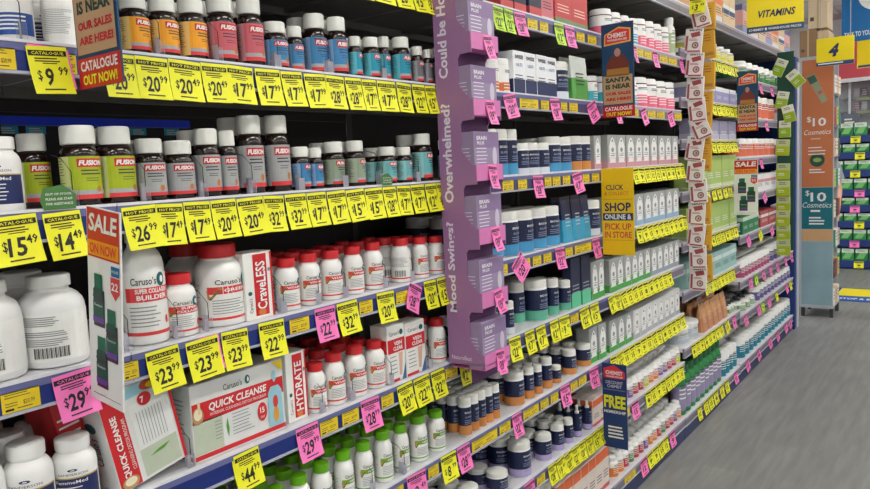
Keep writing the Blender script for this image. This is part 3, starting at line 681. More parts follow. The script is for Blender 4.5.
# leaning quick cleanse carton, on its short side
def build_lean(w, h, d):
    mb = cbox(w, h, d, M((226, 228, 226), .5)); F = Fx(0); G = Fy(-d/2, -w/2)
    mb.rect(F, -w/2+.001, -.2*w, .01*h, .99*h, RED, 1); mb.text(F, 'QUICK CLEANSE', -.36*w, .42*h, w=.62*h, h=.10*w, m=WHITE, l=3, bold=.03, rot=PI/2)
    mb.text(F, 'CLEANSING DETOX PROGRAM', -.25*w, .42*h, w=.5*h, h=.05*w, m=WHITE, l=3, rot=PI/2)
    mb.rect(F, -.13*w, .42*w, .03*h, .62*h, SAGE, 1); mb.rect(F, -.13*w, .42*w, .3*h, .75*h, M((232, 234, 232), .5), 2)
    for i in range(9): mb.rect(F, -.06*w+i*.045*w, -.052*w+i*.045*w, .34*h, .66*h, GREYTX, 3)
    mb.disc(F, .1*w, .76*h, .10*w, .065*h, RED, 4); mb.text(F, '7', .07*w, .76*h, h=.06*h, w=.05*w, m=WHITE, l=5, bold=.03)
    mb.poly(F, [(-.02*w, .2*h), (.2*w, .21*h), (.30*w, .25*h), (.12*w, .235*h)], M((90, 160, 60), .5), 3)
    mb.disc(F, -.25*w, .88*h, .06*w, .05*h, SKYB, 4); mb.rect(F, -.19*w, .4*w, .82*h, .92*h, SKYB, 3); mb.disc(F, .2*w, .88*h, .13*w, .05*h, M((206, 80, 60), .5), 5); mb.disc(F, .23*w, .87*h, .07*w, .03*h, YELF, 6)
    mb.disc(F, -.35*w, .07*h, .12*w, .06*h, BOWL, 4); mb.disc(F, -.35*w, .08*h, .085*w, .04*h, M((236, 226, 196), .6), 5)
    mb.rect(F, .45*w, w/2-.001, .01*h, .99*h, RED, 2)
    mb.text(G, 'Caruso\u2019s', 0, .38*h, w=.28*h, h=.3*d, m=BLACK, l=2, rot=PI/2); mb.disc(G, 0, .62*h, .2*d, .05*h, LOGO_T, 2); mb.poly(G, [(-d*.48, .80*h), (d*.48, .86*h), (d*.48, .98*h), (-d*.48, .98*h)], YELF, 2)
    return mb.mesh('carton')
z3 = LEV[1][3]
o = link('carton', build_lean(.145, .205, .10)); o.location = (-.018, yof(152, -.02, z3+.1), z3+.014); o.rotation_euler = (R_(10), 0, 0)
tag(o, 'upright quick cleanse carton leaning left beside the wide one', 'box')
mb = cbox(.05, .2, .12, RED); mb.rect(Fy(-.06, -.025), -.055, .055, .01, .19, REDL, 1); mb.lines(Fx(0), -.02, .02, .15, .015, 8, .004, WHITE)
o = link('carton', mb.mesh('carton')); o.location = (-.085, yof(84, -.085, z3+.1), z3+.010); o.rotation_euler = (R_(10), 0, 0); tag(o, 'dark red carton standing behind the leaning cleanse carton', 'box')

# ------------------------------------------------------------------ price tickets
TK = {}
def ticket_mesh(colr, price, w, h, head, near=True):
    key = (colr, price, round(w, 3), round(h, 3), head)
    if key in TK: return TK[key]
    paper = {'y': YEL, 'p': PINK, 'l': LIME}[colr]
    F = lambda u, v, l=0: (EPS*l*1.2+.012*(v/h)**2, u, v)
    mb = MB(); n = 4
    for i in range(n): mb.rect(F, -w/2, w/2, -h*(i+1)/n, -h*i/n, paper, 0)
    if near:
        mb.rect(F, -w/2+.002, w/2-.002, -.20*h, -.085*h, BLACK, 1)
        mb.text(F, head, 0, -.142*h, w=w*.8, h=.065*h, m=paper, l=2, bold=.01, res=1)
        mb.lines(F, -w*.34, w*.38, -.24*h, .055*h, 2, .026*h, BLACK, 1, 3); mb.rect(F, -w*.16, w*.2, -.365*h, -.345*h, BLACK, 1)
        mb.rect(F, -w*.26, w*.26, -.92*h, -.89*h, BLACK, 1)
        d, c = price.split('.')
        mb.text(F, '$', -.29*w, -.62*h, h=.24*h, w=.12*w, m=BLACK, l=1, bold=.012, res=1)
        mb.text(F, d, -.03*w if len(d) > 1 else -.06*w, -.64*h, h=.38*h, w=(.19*len(d)+.02)*w, m=BLACK, l=1, bold=.025, shear=.12, res=2)
        mb.text(F, c, .31*w, -.51*h, h=.19*h, w=.25*w, m=BLACK, l=1, bold=.02, res=1)
    else:
        mb.rect(F, -w/2+.003, w/2-.003, -.2*h, -.08*h, BLACK, 1); mb.rect(F, -w*.3, w*.3, -.33*h, -.29*h, BLACK, 1)
        mb.text(F, price.split('.')[0], 0, -.6*h, h=.32*h, w=.5*w, m=BLACK, l=1, bold=.03, res=1); mb.rect(F, -w*.25, w*.25, -.92*h, -.88*h, BLACK, 1)
    TK[key] = mb.mesh('price_ticket'); return TK[key]
def flat_mesh(w, h=.034):
    key = ('flat', round(w, 2))
    if key in TK: return TK[key]
    w = round(w, 2); F = Fx(0); mb = MB(); mb.box((0, -w/2, -h), (.0008, w/2, 0), YELF); F = Fx(.0008)
    mb.lines(F, -w*.42, w*.35, -.004, .0045, 2, .0012, INK, 1, 3); mb.lines(F, -w*.42, 0, -.018, .0045, 2, .0012, INK, 1, 4)
    mb.text(F, '$20.99', w*.2, -.021, h=.008, w=w*.3, m=INK, l=1); mb.rect(F, -w*.42, -w*.2, -.031, -.0275, BLACK, 1); mb.lines(F, -w*.12, w*.4, -.028, .005, 1, .0015, INK, 1, 4)
    TK[key] = mb.mesh('shelf_label'); return TK[key]
PR = ['17.99', '20.49', '24.99', '15.49', '32.99', '28.99', '12.49', '8.99', '9.49', '22.99']
COLN = {'y': 'yellow', 'p': 'pink', 'l': 'lime-green'}
NT = [0]
def raily(b, l): return LEV[b][l]
def T(b, l, x0, x1, c='y', price=None, head=None, tilt=None, h=.079, dz=0, back=None):
    z = LEV[b][l]-.006+dz; Y0 = yof(x0, .004, z-.02); Y1 = yof(x1, .004, z-.02); w = Y1-Y0
    w = min(w, .085)
    near = (Y0 < 3.0)
    w = round(w, 3) if near else round(w/.005)*.005
    NT[0] += 1
    price = price or RND.choice(PR); head = head or 'HOT PRICE!'
    if not near: price = RND.choice(['8.99', '9.49', '12.99', '15.49'])
    o = link('price_ticket', ticket_mesh(c, price, w, h, head, near)); o.location = (.0002+(NT[0] % 2)*.0007, (Y0+Y1)/2, z)
    o.rotation_euler = (R_(tilt if tilt is not None else RND.uniform(-3, 3)), R_(RND.uniform(-2, 0)), R_(RND.uniform(-.6, .6)))
    if back:
        q = link('backing_slip', back_mesh(w, h, back), o); q.location = (-.0012, .004 if back == 'p' else -.004, .004); q['label'] = f'{COLN[back]} slip showing behind the ticket'
    pend(o, f'{COLN[c]} hanging price ticket', 'price ticket', f'{LEVN[l].replace(" shelf"," rail")}, {BAYN[b]}')
BK = {}
def back_mesh(w, h, c):
    k = (round(w, 3), c)
    if k not in BK:
        mb = MB(); F = lambda u, v, l=0: (.012*(v/h)**2-.0003, u, v)
        for i in range(3): mb.rect(F, -w/2, w/2, -h*.95*(i+1)/3, -h*.95*i/3, {'p': PINK, 'y': YEL, 'l': LIME}[c], 0)
        BK[k] = mb.mesh('backing_slip')
    return BK[k]
def FL(b, l, x0, x1):
    z = LEV[b][l]-.014; Y0 = yof(x0, .001, z-.015); Y1 = yof(x1, .001, z-.015)
    o = link('shelf_label', flat_mesh(max(.02, Y1-Y0-.004))); o.location = (-.0013, (Y0+Y1)/2, z)
    pend(o, 'flat yellow shelf label', 'shelf label', f'{LEVN[l].replace(" shelf"," rail")}, {BAYN[b]}')
def TS(b, l, xs, c='y', **k):
    for a in xs: T(b, l, a[0], a[1], c, *(a[2:]), **k)
def TD(b, l, x0, x1, n, c='y', h=.072):
    z = LEV[b][l]-.03; Y0 = yof(x0, .004, z); Y1 = yof(x1, .004, z); p = (Y1-Y0)/n
    xs = [proj((.004, Y0+p*i, z))[0] for i in range(n+1)]
    for i in range(n): T(b, l, xs[i], xs[i+1]-.12*(xs[i+1]-xs[i])*RND.random(), c, tilt=RND.uniform(-5, 8), h=h)
CAT = 'CATALOGUE'
FL(0, 6, -20, 18); T(0, 6, 27, 68, 'y', '9.99', CAT, tilt=3, back='p'); FL(0, 6, 66, 76)
TS(1, 6, [(103, 136, '20.99'), (136, 169, '20.99'), (170, 202, '20.49'), (202, 228, '20.49'), (228, 254, '17.99'), (256, 281, '17.99'), (282, 303, '17.99'), (305, 326, '17.99'), (327, 345, '28.99'), (346, 362, '28.99'), (363, 377, '17.99'),
          (378, 396, '17.99'), (398, 412, '28.99'), (413, 425, '22.99'), (426, 436, '15.49'), (437, 446, '15.49')])
TS(1, 7, [(351, 371), (372, 393), (394, 411), (412, 425), (426, 437)])
T(0, 5, -10, 38, 'y', '15.49', CAT, tilt=3); T(0, 5, 44, 82, 'y', '14.49', CAT, tilt=3)
TS(1, 5, [(123, 157, '26.99'), (158, 184, '17.49'), (185, 211, '17.49'), (212, 237, '20.49'), (238, 264, '20.49'), (265, 285, '32.99'), (286, 307, '32.99'), (308, 327, '17.99'), (328, 346, '17.99'), (347, 365, '15.99'), (366, 383, '15.99'), (384, 397, '28.99'),
          (398, 411, '17.99'), (412, 425, '17.99'), (426, 437, '12.49'), (438, 448, '12.49')])
FL(0, 4, 1, 41); T(0, 4, 53, 94, 'p', '29.99', CAT, tilt=4)
FL(1, 4, 124, 139); T(1, 4, 147, 180, 'y', '23.99', CAT); T(1, 4, 187, 219, 'y', '23.99', CAT, back='p'); T(1, 4, 223, 249, 'y', '23.99', CAT); T(1, 4, 260, 285, 'y', '22.99', CAT); FL(1, 4, 289, 311); T(1, 4, 316, 336, 'p', '22.99', CAT); T(1, 4, 338, 358, 'y', '32.99', CAT); FL(1, 4, 359, 374)
T(1, 4, 378, 395, 'y', '20.49', CAT); FL(1, 4, 396, 409); T(1, 4, 411, 424, 'p', '28.99', CAT, tilt=-28); T(1, 4, 425, 437, 'y', '20.49', CAT); T(1, 4, 438, 449, 'y', '15.99', CAT)
T(1, 3, 235, 260, 'y', '44.99', CAT, back='y'); T(1, 3, 297, 319, 'p', '29.99', CAT); FL(1, 3, 320, 339); FL(1, 3, 342, 360); T(1, 3, 362, 380, 'p', '28.99', CAT); FL(1, 3, 381, 395); TS(1, 3, [(398, 413), (415, 430), (432, 445)]); FL(1, 3, 446, 458)
T(1, 2, 408, 427, 'p'); FL(1, 2, 428, 440); T(1, 2, 370, 388, 'y'); FL(1, 2, 389, 405)
# bay 2
TS(2, 7, [(493, 504), (505, 514)], 'l'); T(2, 7, 515, 526, 'p'); FL(2, 7, 528, 538); FL(2, 7, 540, 549); T(2, 7, 555, 564, 'l'); T(2, 7, 566, 575, 'p'); FL(2, 7, 577, 585); FL(2, 7, 588, 597)
T(2, 6, 504, 516, 'p', tilt=8); FL(2, 6, 520, 539); FL(2, 6, 541, 550); T(2, 6, 551, 560, 'p'); FL(2, 6, 561, 568); FL(2, 6, 570, 578); T(2, 6, 587, 596, 'p', tilt=22)
FL(2, 5, 503, 514); FL(2, 5, 518, 528); T(2, 5, 534, 544, 'p'); FL(2, 5, 545, 552); FL(2, 5, 553, 561); FL(2, 5, 563, 571); T(2, 5, 573, 582, 'p', tilt=8); FL(2, 5, 583, 590); FL(2, 5, 592, 600)
FL(2, 4, 500, 508); T(2, 4, 511, 523, 'p', tilt=38); FL(2, 4, 523, 531); FL(2, 4, 533, 542); FL(2, 4, 544, 552); T(2, 4, 556, 565, 'p'); FL(2, 4, 566, 573); FL(2, 4, 575, 592); T(2, 4, 593, 600, 'p')
T(2, 3, 460, 470); FL(2, 3, 472, 489); T(2, 3, 494, 505, 'p'); TS(2, 3, [(510, 521), (526, 535), (537, 546), (551, 559), (560, 570)]); FL(2, 3, 571, 579); TS(2, 3, [(580, 590), (591, 599)])
T(2, 2, 442, 457); T(2, 2, 458, 470, 'p'); FL(2, 2, 472, 498); FL(2, 2, 500, 511); T(2, 2, 513, 522, 'p'); FL(2, 2, 524, 539); FL(2, 2, 541, 549); FL(2, 2, 551, 559); T(2, 2, 561, 570, 'p'); FL(2, 2, 571, 578); FL(2, 2, 579, 587); T(2, 2, 590, 599, 'p')
T(2, 1, 525, 535, 'p'); FL(2, 1, 537, 546); TD(2, 1, 549, 606, 8)
TD(2, 0, 606, 612, 1)
# bay 3
FL(3, 7, 637, 644); FL(3, 7, 645, 652); T(3, 7, 653, 658, 'p'); FL(3, 7, 660, 668); FL(3, 7, 669, 677); T(3, 7, 680, 684, 'p'); T(3, 7, 634, 637, 'p')
T(3, 6, 616, 621, 'p'); FL(3, 6, 623, 631); FL(3, 6, 632, 639); T(3, 6, 641, 646, 'p', tilt=14); FL(3, 6, 648, 656); FL(3, 6, 657, 665); T(3, 6, 668, 673, 'p', tilt=12); FL(3, 6, 675, 682)
TD(3, 5, 633, 685, 10); TD(3, 4, 637, 687, 10); TD(3, 3, 609, 672, 12); TD(3, 2, 611, 685, 14); T(3, 1, 632, 639, 'p'); TD(3, 1, 646, 684, 8); T(3, 0, 641, 647, 'p'); TD(3, 0, 648, 669, 4); T(3, 0, 670, 675, 'p'); FL(3, 0, 625, 636); FL(3, 1, 616, 630)
# bay 4
TD(4, 7, 712, 739, 6); TD(4, 6, 712, 738, 6); TD(4, 5, 712, 738, 6); TD(4, 4, 705, 738, 6); TD(4, 3, 711, 738, 6); TD(4, 2, 705, 735, 8); TD(4, 1, 692, 723, 8); T(4, 1, 725, 729, 'y', tilt=14); T(4, 1, 732, 736, 'p')
TS(4, 0, [(698, 702), (704, 708), (709, 713), (714, 718), (720, 724), (725, 729)]); T(4, 0, 734, 738, 'p')
# bay 5
TS(5, 7, [(759, 763), (770, 774)], 'p'); TS(5, 6, [(743, 746), (752, 755), (765, 768)], 'p'); T(5, 5, 760, 763, 'p'); TS(5, 4, [(762, 766)], 'p', tilt=18); TS(5, 3, [(746, 750), (770, 773)], 'p', tilt=14); T(5, 3, 758, 762, 'y', tilt=22)
TS(5, 2, [(749, 752), (762, 765), (769, 772), (776, 779), (784, 787), (790, 793)], 'p'); T(5, 2, 754, 758, 'l'); TS(5, 1, [(744, 747), (757, 760), (767, 771), (785, 788)], 'p', tilt=10); T(5, 1, 761, 765, 'l'); T(5, 1, 775, 778, 'y'); T(5, 1, 789, 792, 'y')
TS(5, 0, [(746, 749), (757, 760), (768, 772), (776, 779), (784, 787), (789, 791)], 'p', tilt=12)

# dividers on the near bays
DM = divider_mesh()
for (b, l, xs) in ((0, 6, [20]), (1, 6, [159, 218, 277, 330, 384]), (0, 5, [72]), (1, 5, [145, 203, 252, 301, 345, 382, 418]), (1, 4, [128, 177, 208, 283, 318, 345, 385, 412]), (1, 3, [190, 322, 352, 391, 430]), (1, 2, [372, 404])):
    for x in xs:
        z = LEV[b][l]; o = link('shelf_divider', DM); o.location = (0, yof(x, -.01, z+.03), z); pend(o, 'clear clip with black wire', 'divider', f'{LEVN[l]}, {BAYN[b]}')

# ------------------------------------------------------------------ projecting signs
BOARD = .003
def board(x0, x1, y0, y1, m, flush=True, Y=None):
    "returns mesh builder with a board whose left edge meets the shelf face; local origin bottom-left"
    zm = 1.4
    for _ in range(10): Y = yof(x0, .006, zm); zm = zof((y0+y1)/2, .03, Y)
    a = aty(x0, (y0+y1)/2, Y); b = aty(x1, (y0+y1)/2, Y)
    t = zof(y0, (a.x+b.x)/2, Y); q = zof(y1, (a.x+b.x)/2, Y)
    mb = MB(); w = b.x-a.x; h = t-q; mb.box((0, 0, 0), (w, BOARD, h), m); return mb, w, h, Vector((a.x, Y, q))
TEALB = M((20, 66, 104), .5)
def santa(mb, w, h, v0):
    F = Fy(0, 0)
    # v0: lowest part catalogue panel height fraction
    mb.rect(F, 0, w, 0, .125*h, RED, 1); mb.text(F, 'CATALOGUE', w/2, .092*h, w=.86*w, h=.042*h, m=WHITE, l=2, bold=.03); mb.text(F, 'OUT NOW!', w/2, .035*h, w=.8*w, h=.042*h, m=YEL, l=2, bold=.03)
    mb.rect(F, .03*w, .95*w, .14*h, .45*h, M((196, 158, 118), .6), 2)
    mb.text(F, 'SANTA', w/2, .40*h, w=.78*w, h=.052*h, m=M((20, 60, 44), .5), l=3, bold=.045); mb.text(F, 'IS NEAR', w/2, .33*h, w=.78*w, h=.052*h, m=M((20, 60, 44), .5), l=3, bold=.045)
    mb.text(F, 'OUR SALES', w/2, .255*h, w=.8*w, h=.035*h, m=RED, l=3, bold=.045); mb.text(F, 'ARE HERE!', w/2, .195*h, w=.8*w, h=.035*h, m=RED, l=3, bold=.045)
    mb.poly(F, [(.14*w, .44*h), (.86*w, .44*h), (.84*w, .58*h), (.68*w, .66*h), (.32*w, .66*h), (.16*w, .58*h)], M((120, 50, 36), .6), 1)
    mb.poly(F, [(.14*w, .44*h), (.86*w, .44*h), (.84*w, .52*h), (.16*w, .52*h)], M((176, 120, 50), .6), 2)
    mb.disc(F, .5*w, .69*h, .10*w, .045*h, M((190, 140, 124), .6), 2)
    house(mb, F, w, h)
def house(mb, F, w, h, v0=.77, v1=.96):
    P = [(.08*w, v0*h), (.92*w, (v0+.02)*h), (.92*w, (v1-.03)*h), (.55*w, v1*h), (.1*w, (v1-.07)*h)]
    mb.poly(F, P, M((240, 190, 90), .5), 1); c = (.5*w, (v0+v1)/2*h)
    mb.poly(F, [(c[0]+(u-c[0])*.9, c[1]+(v-c[1])*.82) for u, v in P], REDL, 2)
    mb.text(F, 'CHEMIST', c[0], c[1]+.008*h, w=.6*w, h=.05*h, m=WHITE, l=3, bold=.03); mb.text(F, 'WAREHOUSE', c[0], c[1]-.04*h, w=.62*w, h=.022*h, m=WHITE, l=3, bold=.02)
def sign(nm, mb, o3, label, cat='sign', rotz=0, group=None):
    o = link(nm, mb.mesh(nm)); o.location = o3; o.rotation_euler = (0, 0, rotz); tag(o, label, cat, group)
    arm = MB(); arm.box((-.006, .0035, -.004), (.03, .0055, .006), ACR)
    return o
# near-left santa sign
mb, w, h, p = board(68, 112, -168, 86, TEALB); santa(mb, w, h, 0); sign('shelf_sign', mb, p, 'projecting SANTA IS NEAR sign cropped at top left above orange bottles')
mb, w, h, p = board(602, 634, 23, 117, TEALB); santa(mb, w, h, 0); sign('shelf_sign', mb, p, 'blue SANTA IS NEAR sign above the yellow shop online sign')
mb, w, h, p = board(737, 758, 71, 131, TEALB); santa(mb, w, h, 0); sign('shelf_sign', mb, p, 'small distant SANTA IS NEAR sign in the farthest bay')
def sale(mb, w, h):
    F = Fy(0, 0); mb.rect(F, .02*w, .98*w, .75*h, .995*h, RED, 1)
    mb.text(F, 'SALE', w/2, .925*h, w=.84*w, h=.09*h, m=WHITE, l=2, bold=.03, shear=.1); mb.rect(F, .04*w, .96*w, .76*h, .835*h, ORANGE, 2); mb.text(F, 'ON NOW', w/2, .797*h, w=.8*w, h=.055*h, m=REDL, l=3, bold=.03)
    mb.rect(F, .72*w, .97*w, .68*h, .73*h, M((20, 110, 160), .5), 1); mb.text(F, 'HIGHER', .845*w, .705*h, w=.2*w, h=.015*h, m=WHITE, l=2)
    mb.poly(F, [(.7*w, .675*h), (.97*w, .675*h), (.97*w, .60*h), (.84*w, .56*h), (.7*w, .60*h)], REDL, 1); mb.text(F, '22', .83*w, .63*h, w=.2*w, h=.04*h, m=WHITE, l=2, bold=.02)
    for (u, v) in ((.34, .40), (.72, .24), (.40, .08)):
        mb.rect(F, (u-.17)*w, (u+.17)*w, v*h+.0, (v+.19)*h, M((58, 34, 40), .4), 2); mb.rect(F, (u-.17)*w, (u+.17)*w, (v+.03)*h, (v+.13)*h, M((18, 84, 66), .5), 3); mb.rect(F, (u-.17)*w, (u+.17)*w, (v+.02)*h, (v+.05)*h, M((100, 60, 150), .5), 4)
        mb.rect(F, (u-.12)*w, (u+.12)*w, (v+.18)*h, (v+.27)*h, M((16, 104, 74), .5), 3); mb.poly(F, [((u-.17)*w, (v+.15)*h), ((u+.17)*w, (v+.15)*h), ((u+.12)*w, (v+.2)*h), ((u-.12)*w, (v+.2)*h)], M((24, 70, 56), .5), 4)
        mb.text(F, 'Thompson', u*w, (v+.11)*h, w=.26*w, h=.018*h, m=WHITE, l=5)
    mb.rect(F, .1*w, .95*w, .035*h, .038*h, INK, 1)
mb, w, h, p = board(81, 112, 203, 400, PAPER); p.x = .008; sale(mb, w, h); SALE1 = sign('shelf_sign', mb, p, 'tall SALE ON NOW sign showing green bottles at left of collagen bottle')
SALE1.rotation_euler = (0, R_(8), 0)
mb, w, h, p = board(734, 758, 160, 215, PAPER); sale(mb, w, h); sign('shelf_sign', mb, p, 'small distant SALE ON NOW sign in the farthest bay')
SY = M((250, 205, 10), .5)
mb, w, h, p = board(602, 634, 168, 255, SY); F = Fy(0, 0)
mb.text(F, 'CLICK', .42*w, .78*h, w=.55*w, h=.06*h, m=NAVY, l=1, bold=.02); mb.text(F, '& COLLECT', .47*w, .71*h, w=.75*w, h=.04*h, m=REDL, l=1)
mb.text(F, 'SHOP', .5*w, .555*h, w=.82*w, h=.1*h, m=NAVY, l=1, bold=.03); mb.rect(F, .03*w, .97*w, .40*h, .485*h, NAVY, 1); mb.text(F, 'ONLINE &', .5*w, .443*h, w=.84*w, h=.062*h, m=WHITE, l=2, bold=.03)
mb.text(F, 'PICK UP', .5*w, .33*h, w=.82*w, h=.075*h, m=REDL, l=1, bold=.02); mb.text(F, 'IN STORE', .5*w, .235*h, w=.84*w, h=.075*h, m=REDL, l=1, bold=.02); mb.rect(F, .04*w, .96*w, .17*h, .175*h, M((200, 150, 10), .5), 1); mb.rect(F, .04*w, .96*w, .64*h, .645*h, M((200, 150, 10), .5), 1)
sign('shelf_sign', mb, p, 'yellow sign reading SHOP ONLINE PICK UP IN STORE')
mb, w, h, p = board(603, 627, 364, 448, M((22, 56, 112), .5), Y=yof(603, .004, .6)); F = Fy(0, 0)
mb.poly(F, [(.06*w, .83*h), (.94*w, .83*h), (.94*w, .91*h), (.5*w, .985*h), (.06*w, .94*h)], REDL, 1); mb.text(F, 'CHEMIST', .5*w, .895*h, w=.7*w, h=.045*h, m=WHITE, l=2, bold=.03); mb.text(F, 'WAREHOUSE', .5*w, .85*h, w=.7*w, h=.02*h, m=WHITE, l=2, bold=.02)
mb.text(F, 'DISCOUNT', .5*w, .78*h, w=.7*w, h=.035*h, m=WHITE, l=1); mb.text(F, 'CHEMIST', .5*w, .735*h, w=.6*w, h=.035*h, m=WHITE, l=1); mb.rect(F, .06*w, .94*w, .69*h, .695*h, SILVER, 1)
mb.text(F, 'FREE', .5*w, .55*h, w=.9*w, h=.15*h, m=YEL, l=1, bold=.04); mb.text(F, 'MEMBERSHIP', .5*w, .43*h, w=.9*w, h=.035*h, m=WHITE, l=1, bold=.02); mb.lines(F, .2*w, .85*w, .26*h, .04*h, 4, .02*h, WHITE, 1, 5)
sign('shelf_sign', mb, p, 'navy sign with big yellow FREE by lower shelves')
# green out of stock card
mb = MB(); mb.poly(Fx(.0), [(-.03, 0), (.03, 0), (.033, .03), (.008, .052), (-.028, .045), (-.036, .02)], M((70, 120, 60), .55), 0); F = Fx(0)
for i, t in enumerate(('OUT OF STOCK,', 'PLEASE ASK STAFF', 'FOR ASSISTANCE')): mb.text(F, t, 0, .032-i*.010, w=.05, h=.005, m=PAPER, l=1, bold=.01)
gc = mb.mesh('stock_card')
for (b, l, x, s, lab) in ((0, 5, 59, 1, 'green out of stock card in front of the lime-labelled bottles'), (1, 5, 387, .75, 'green out of stock card in front of the aqua-labelled bottles')):
    z = LEV[b][l]; o = link('stock_card', gc); o.location = (.003, yof(x, .003, z+.02), z-.001); o.scale = (1, s*.9, s*.8); tag(o, lab, 'card')

# ------------------------------------------------------------------ purple display tower
TY = 1.70; PUR = M((160, 114, 160), .5); PURL = M((176, 130, 178), .5); PKF = M((216, 122, 182), .5); PTX = M((236, 226, 240), .5)
TW = .145   # width along the aisle
D0 = .122; ZT = 2.16; ZB = zof(364, .04, TY)
tops = [zof(y, .06, TY) for y in (-12, 55, 121, 185, 249, 311)]
root = link('display_tower', None); root.location = (.006, TY, ZB); tag(root, 'tall purple cardboard display tower with six pockets hanging on the shelves', 'display tower')
pts = [(0, 0), (D0, .01)]
lip = .030
for zt in reversed(tops):
    z = zt-ZB
    pts += [(D0, z-.126), (D0*.90, z-.126), (D0*.62, z-.085), (D0*.62, z-.014), (D0*.68, z-.002), (D0, z)]
pts += [(D0, ZT-ZB), (0, ZT-ZB)]
for k, yy in enumerate((0, TW-.003)):
    mb = MB(); mb.prism(pts, PUR, .003, Fy(0, yy)); F = Fy(0, yy)
    if k == 0:
        for t, (ya, yb) in (('Could be Hormones?', (-57, 79)), ('Overwhelmed?', (104, 203)), ('Mood Swings?', (222, 312))):
            za = zof(ya, .03, TY)-ZB; zb = zof(yb, .03, TY)-ZB
            mb.text(F, t, .026, (za+zb)/2, w=(za-zb), h=.032, m=PTX, l=1, bold=.03, rot=PI/2)
        mb.text(F, 'NaturoBest', .044, .02, w=.07, h=.012, m=PTX, l=1)
    link('side_panel', mb.mesh('side_panel'), root)
mb = MB(); mb.box((-.002, 0, 0), (0, TW, ZT-ZB), PURL); mb.box((0, .001, 0), (D0, TW-.003, .003), PUR); link('back_board', mb.mesh('back_board'), root)
bx = MB(); bw = TW-.012; bx.box((0, 0, 0), (.05, bw, .136), M((156, 138, 172), .4), .001); F = Fx(.05); bx.rect(F, .002, bw-.002, .09, .134, M((142, 118, 160), .5), 1)
bx.text(F, 'BRAIN', .040, .118, w=.052, h=.011, m=WHITE, l=2, bold=.02); bx.text(F, 'PLUS', .034, .104, w=.036, h=.009, m=WHITE, l=2, bold=.02); bx.lines(F, .010, .08, .090, .010, 5, .0025, PTX, 2, 4); bx.disc(F, bw*.8, .065, .012, .028, M((206, 200, 214), .4), 2)
bx.lines(Fy(0, 0), .006, .044, .09, .01, 6, .002, PTX, 1, 4); bxm = bx.mesh('carton')
for i, zt in enumerate(tops):
    z = zt-ZB-.1715
    mb = MB(); mb.box((.001, .0035, z), (D0, TW-.0035, z+.002), PKF); mb.box((D0-.003, .0035, z+.002), (D0, TW-.0035, z+.0455), PKF); mb.box((D0*.60, .0035, z-.045), (D0*.62, TW-.0035, z), M((90, 50, 96), .6))
    tr = link('pocket', mb.mesh('pocket'), root)
    q = link('carton', bxm); q.location = (.006+D0-.003-.053, TY+.006, ZB+z+.0025); q.location.x -= .002; tag(q, f'lilac carton in the {ORD[i+1]} pocket down of the purple tower', 'box', 'lilac cartons in the purple tower')
    o = link('price_ticket', ticket_mesh('p', '39.99', .045, .07, 'HOT PRICE!')); o.location = (.006+D0+.0003, TY+.085, ZB+z+.044); o.rotation_euler = (R_((4, 0, -5, 3, 6, -4)[i]), R_(-4), 0)
    tag(o, f'pink price ticket on the {ORD[i+1]} pocket down of the purple tower', 'price ticket', 'pink tickets on the purple tower')

# ------------------------------------------------------------------ clip strips of packets
def packet_mesh(w, h, body, prt, kind):
    mb = MB(); t = .008
    vs = []; n = 4
    mb.box((-w/2, -t, -h), (w/2, 0, 0), M(body, .35), .003); F = Fy(0, -t)
    if kind == 'mint':
        c = M(prt, .5); mb.rect(F, -w*.42, -w*.30, -h*.9, -h*.3, c, 1); mb.text(F, 'MINTS', w*.08, -h*.08, w=w*.7, h=h*.07, m=M((90, 40, 44), .5), l=1, bold=.03, res=1); mb.rect(F, -w*.3, w*.42, -h*.95, -h*.89, c, 1); mb.poly(F, [(-w*.2, -h*.2), (w*.3, -h*.12), (w*.36, -h*.3), (-w*.1, -h*.38)], c, 1)
        mb.disc(F, w*.12, -h*.68, w*.19, w*.19, M((130, 84, 84), .5), 1); mb.disc(F, w*.12, -h*.68, w*.13, w*.13, M((206, 170, 160), .4), 2); mb.disc(F, w*.14, -h*.68, w*.05, w*.07, M((130, 84, 84), .5), 3); mb.lines(F, -w*.25, w*.3, -h*.42, h*.05, 2, h*.02, c, 1, 3)
    else:
        mb.rect(F, -w*.48, w*.48, -h*.98, -h*.42, M(prt, .4), 1); mb.lines(F, -w*.3, w*.3, -h*.12, h*.09, 2, h*.035, INK, 1, 3); mb.lines(F, -w*.35, w*.2, -h*.6, h*.1, 2, h*.03, WHITE, 2, 3)
    return mb.mesh('packet')
Y4 = 3.98
mint = packet_mesh(.092, .128, (232, 224, 220), (160, 70, 70), 'mint'); amb = packet_mesh(.062, .125, (214, 160, 40), (226, 170, 50), 'x')
amb2 = MB(); amb2.box((-.036, -.012, -.145), (.036, 0, 0), M((222, 168, 50), .4), .005); amb2.rect(Fy(0, -.012), -.024, .024, -.128, -.112, M((190, 130, 60), .5), 1); amb2.lines(Fy(0, -.012), -.02, .018, -.02, .014, 3, .004, M((180, 90, 50), .5)); amb2 = amb2.mesh('pouch')
mb = MB(); mb.box((.0, 0, zof(305, .05, Y4)), (.022, .0012, 2.33), ACR); mb.box((-.034, 0, 2.326), (0, .0012, 2.332), ACR); mb.box((.03, .095, zof(300, .05, Y4)), (.05, .0962, 2.33), ACR); mb.box((-.034, .095, 2.326), (.03, .0962, 2.332), ACR)
o = link('clip_strip', mb.mesh('clip_strip')); o.location = (.035, Y4+.012, 0); tag(o, 'clear hanging strip holding white mint packets before the yellow pouches', 'clip strip')
mp = [(697, 17, -12), (692, 42, 6), (695, 66, 5), (692, 90, 3), (688, 112, -6), (693, 130, -22), (691, 150, 8), (692, 172, 5), (697, 192, -4), (694, 215, 3), (697, 236, 6), (696, 258, -2), (698, 280, 2)]
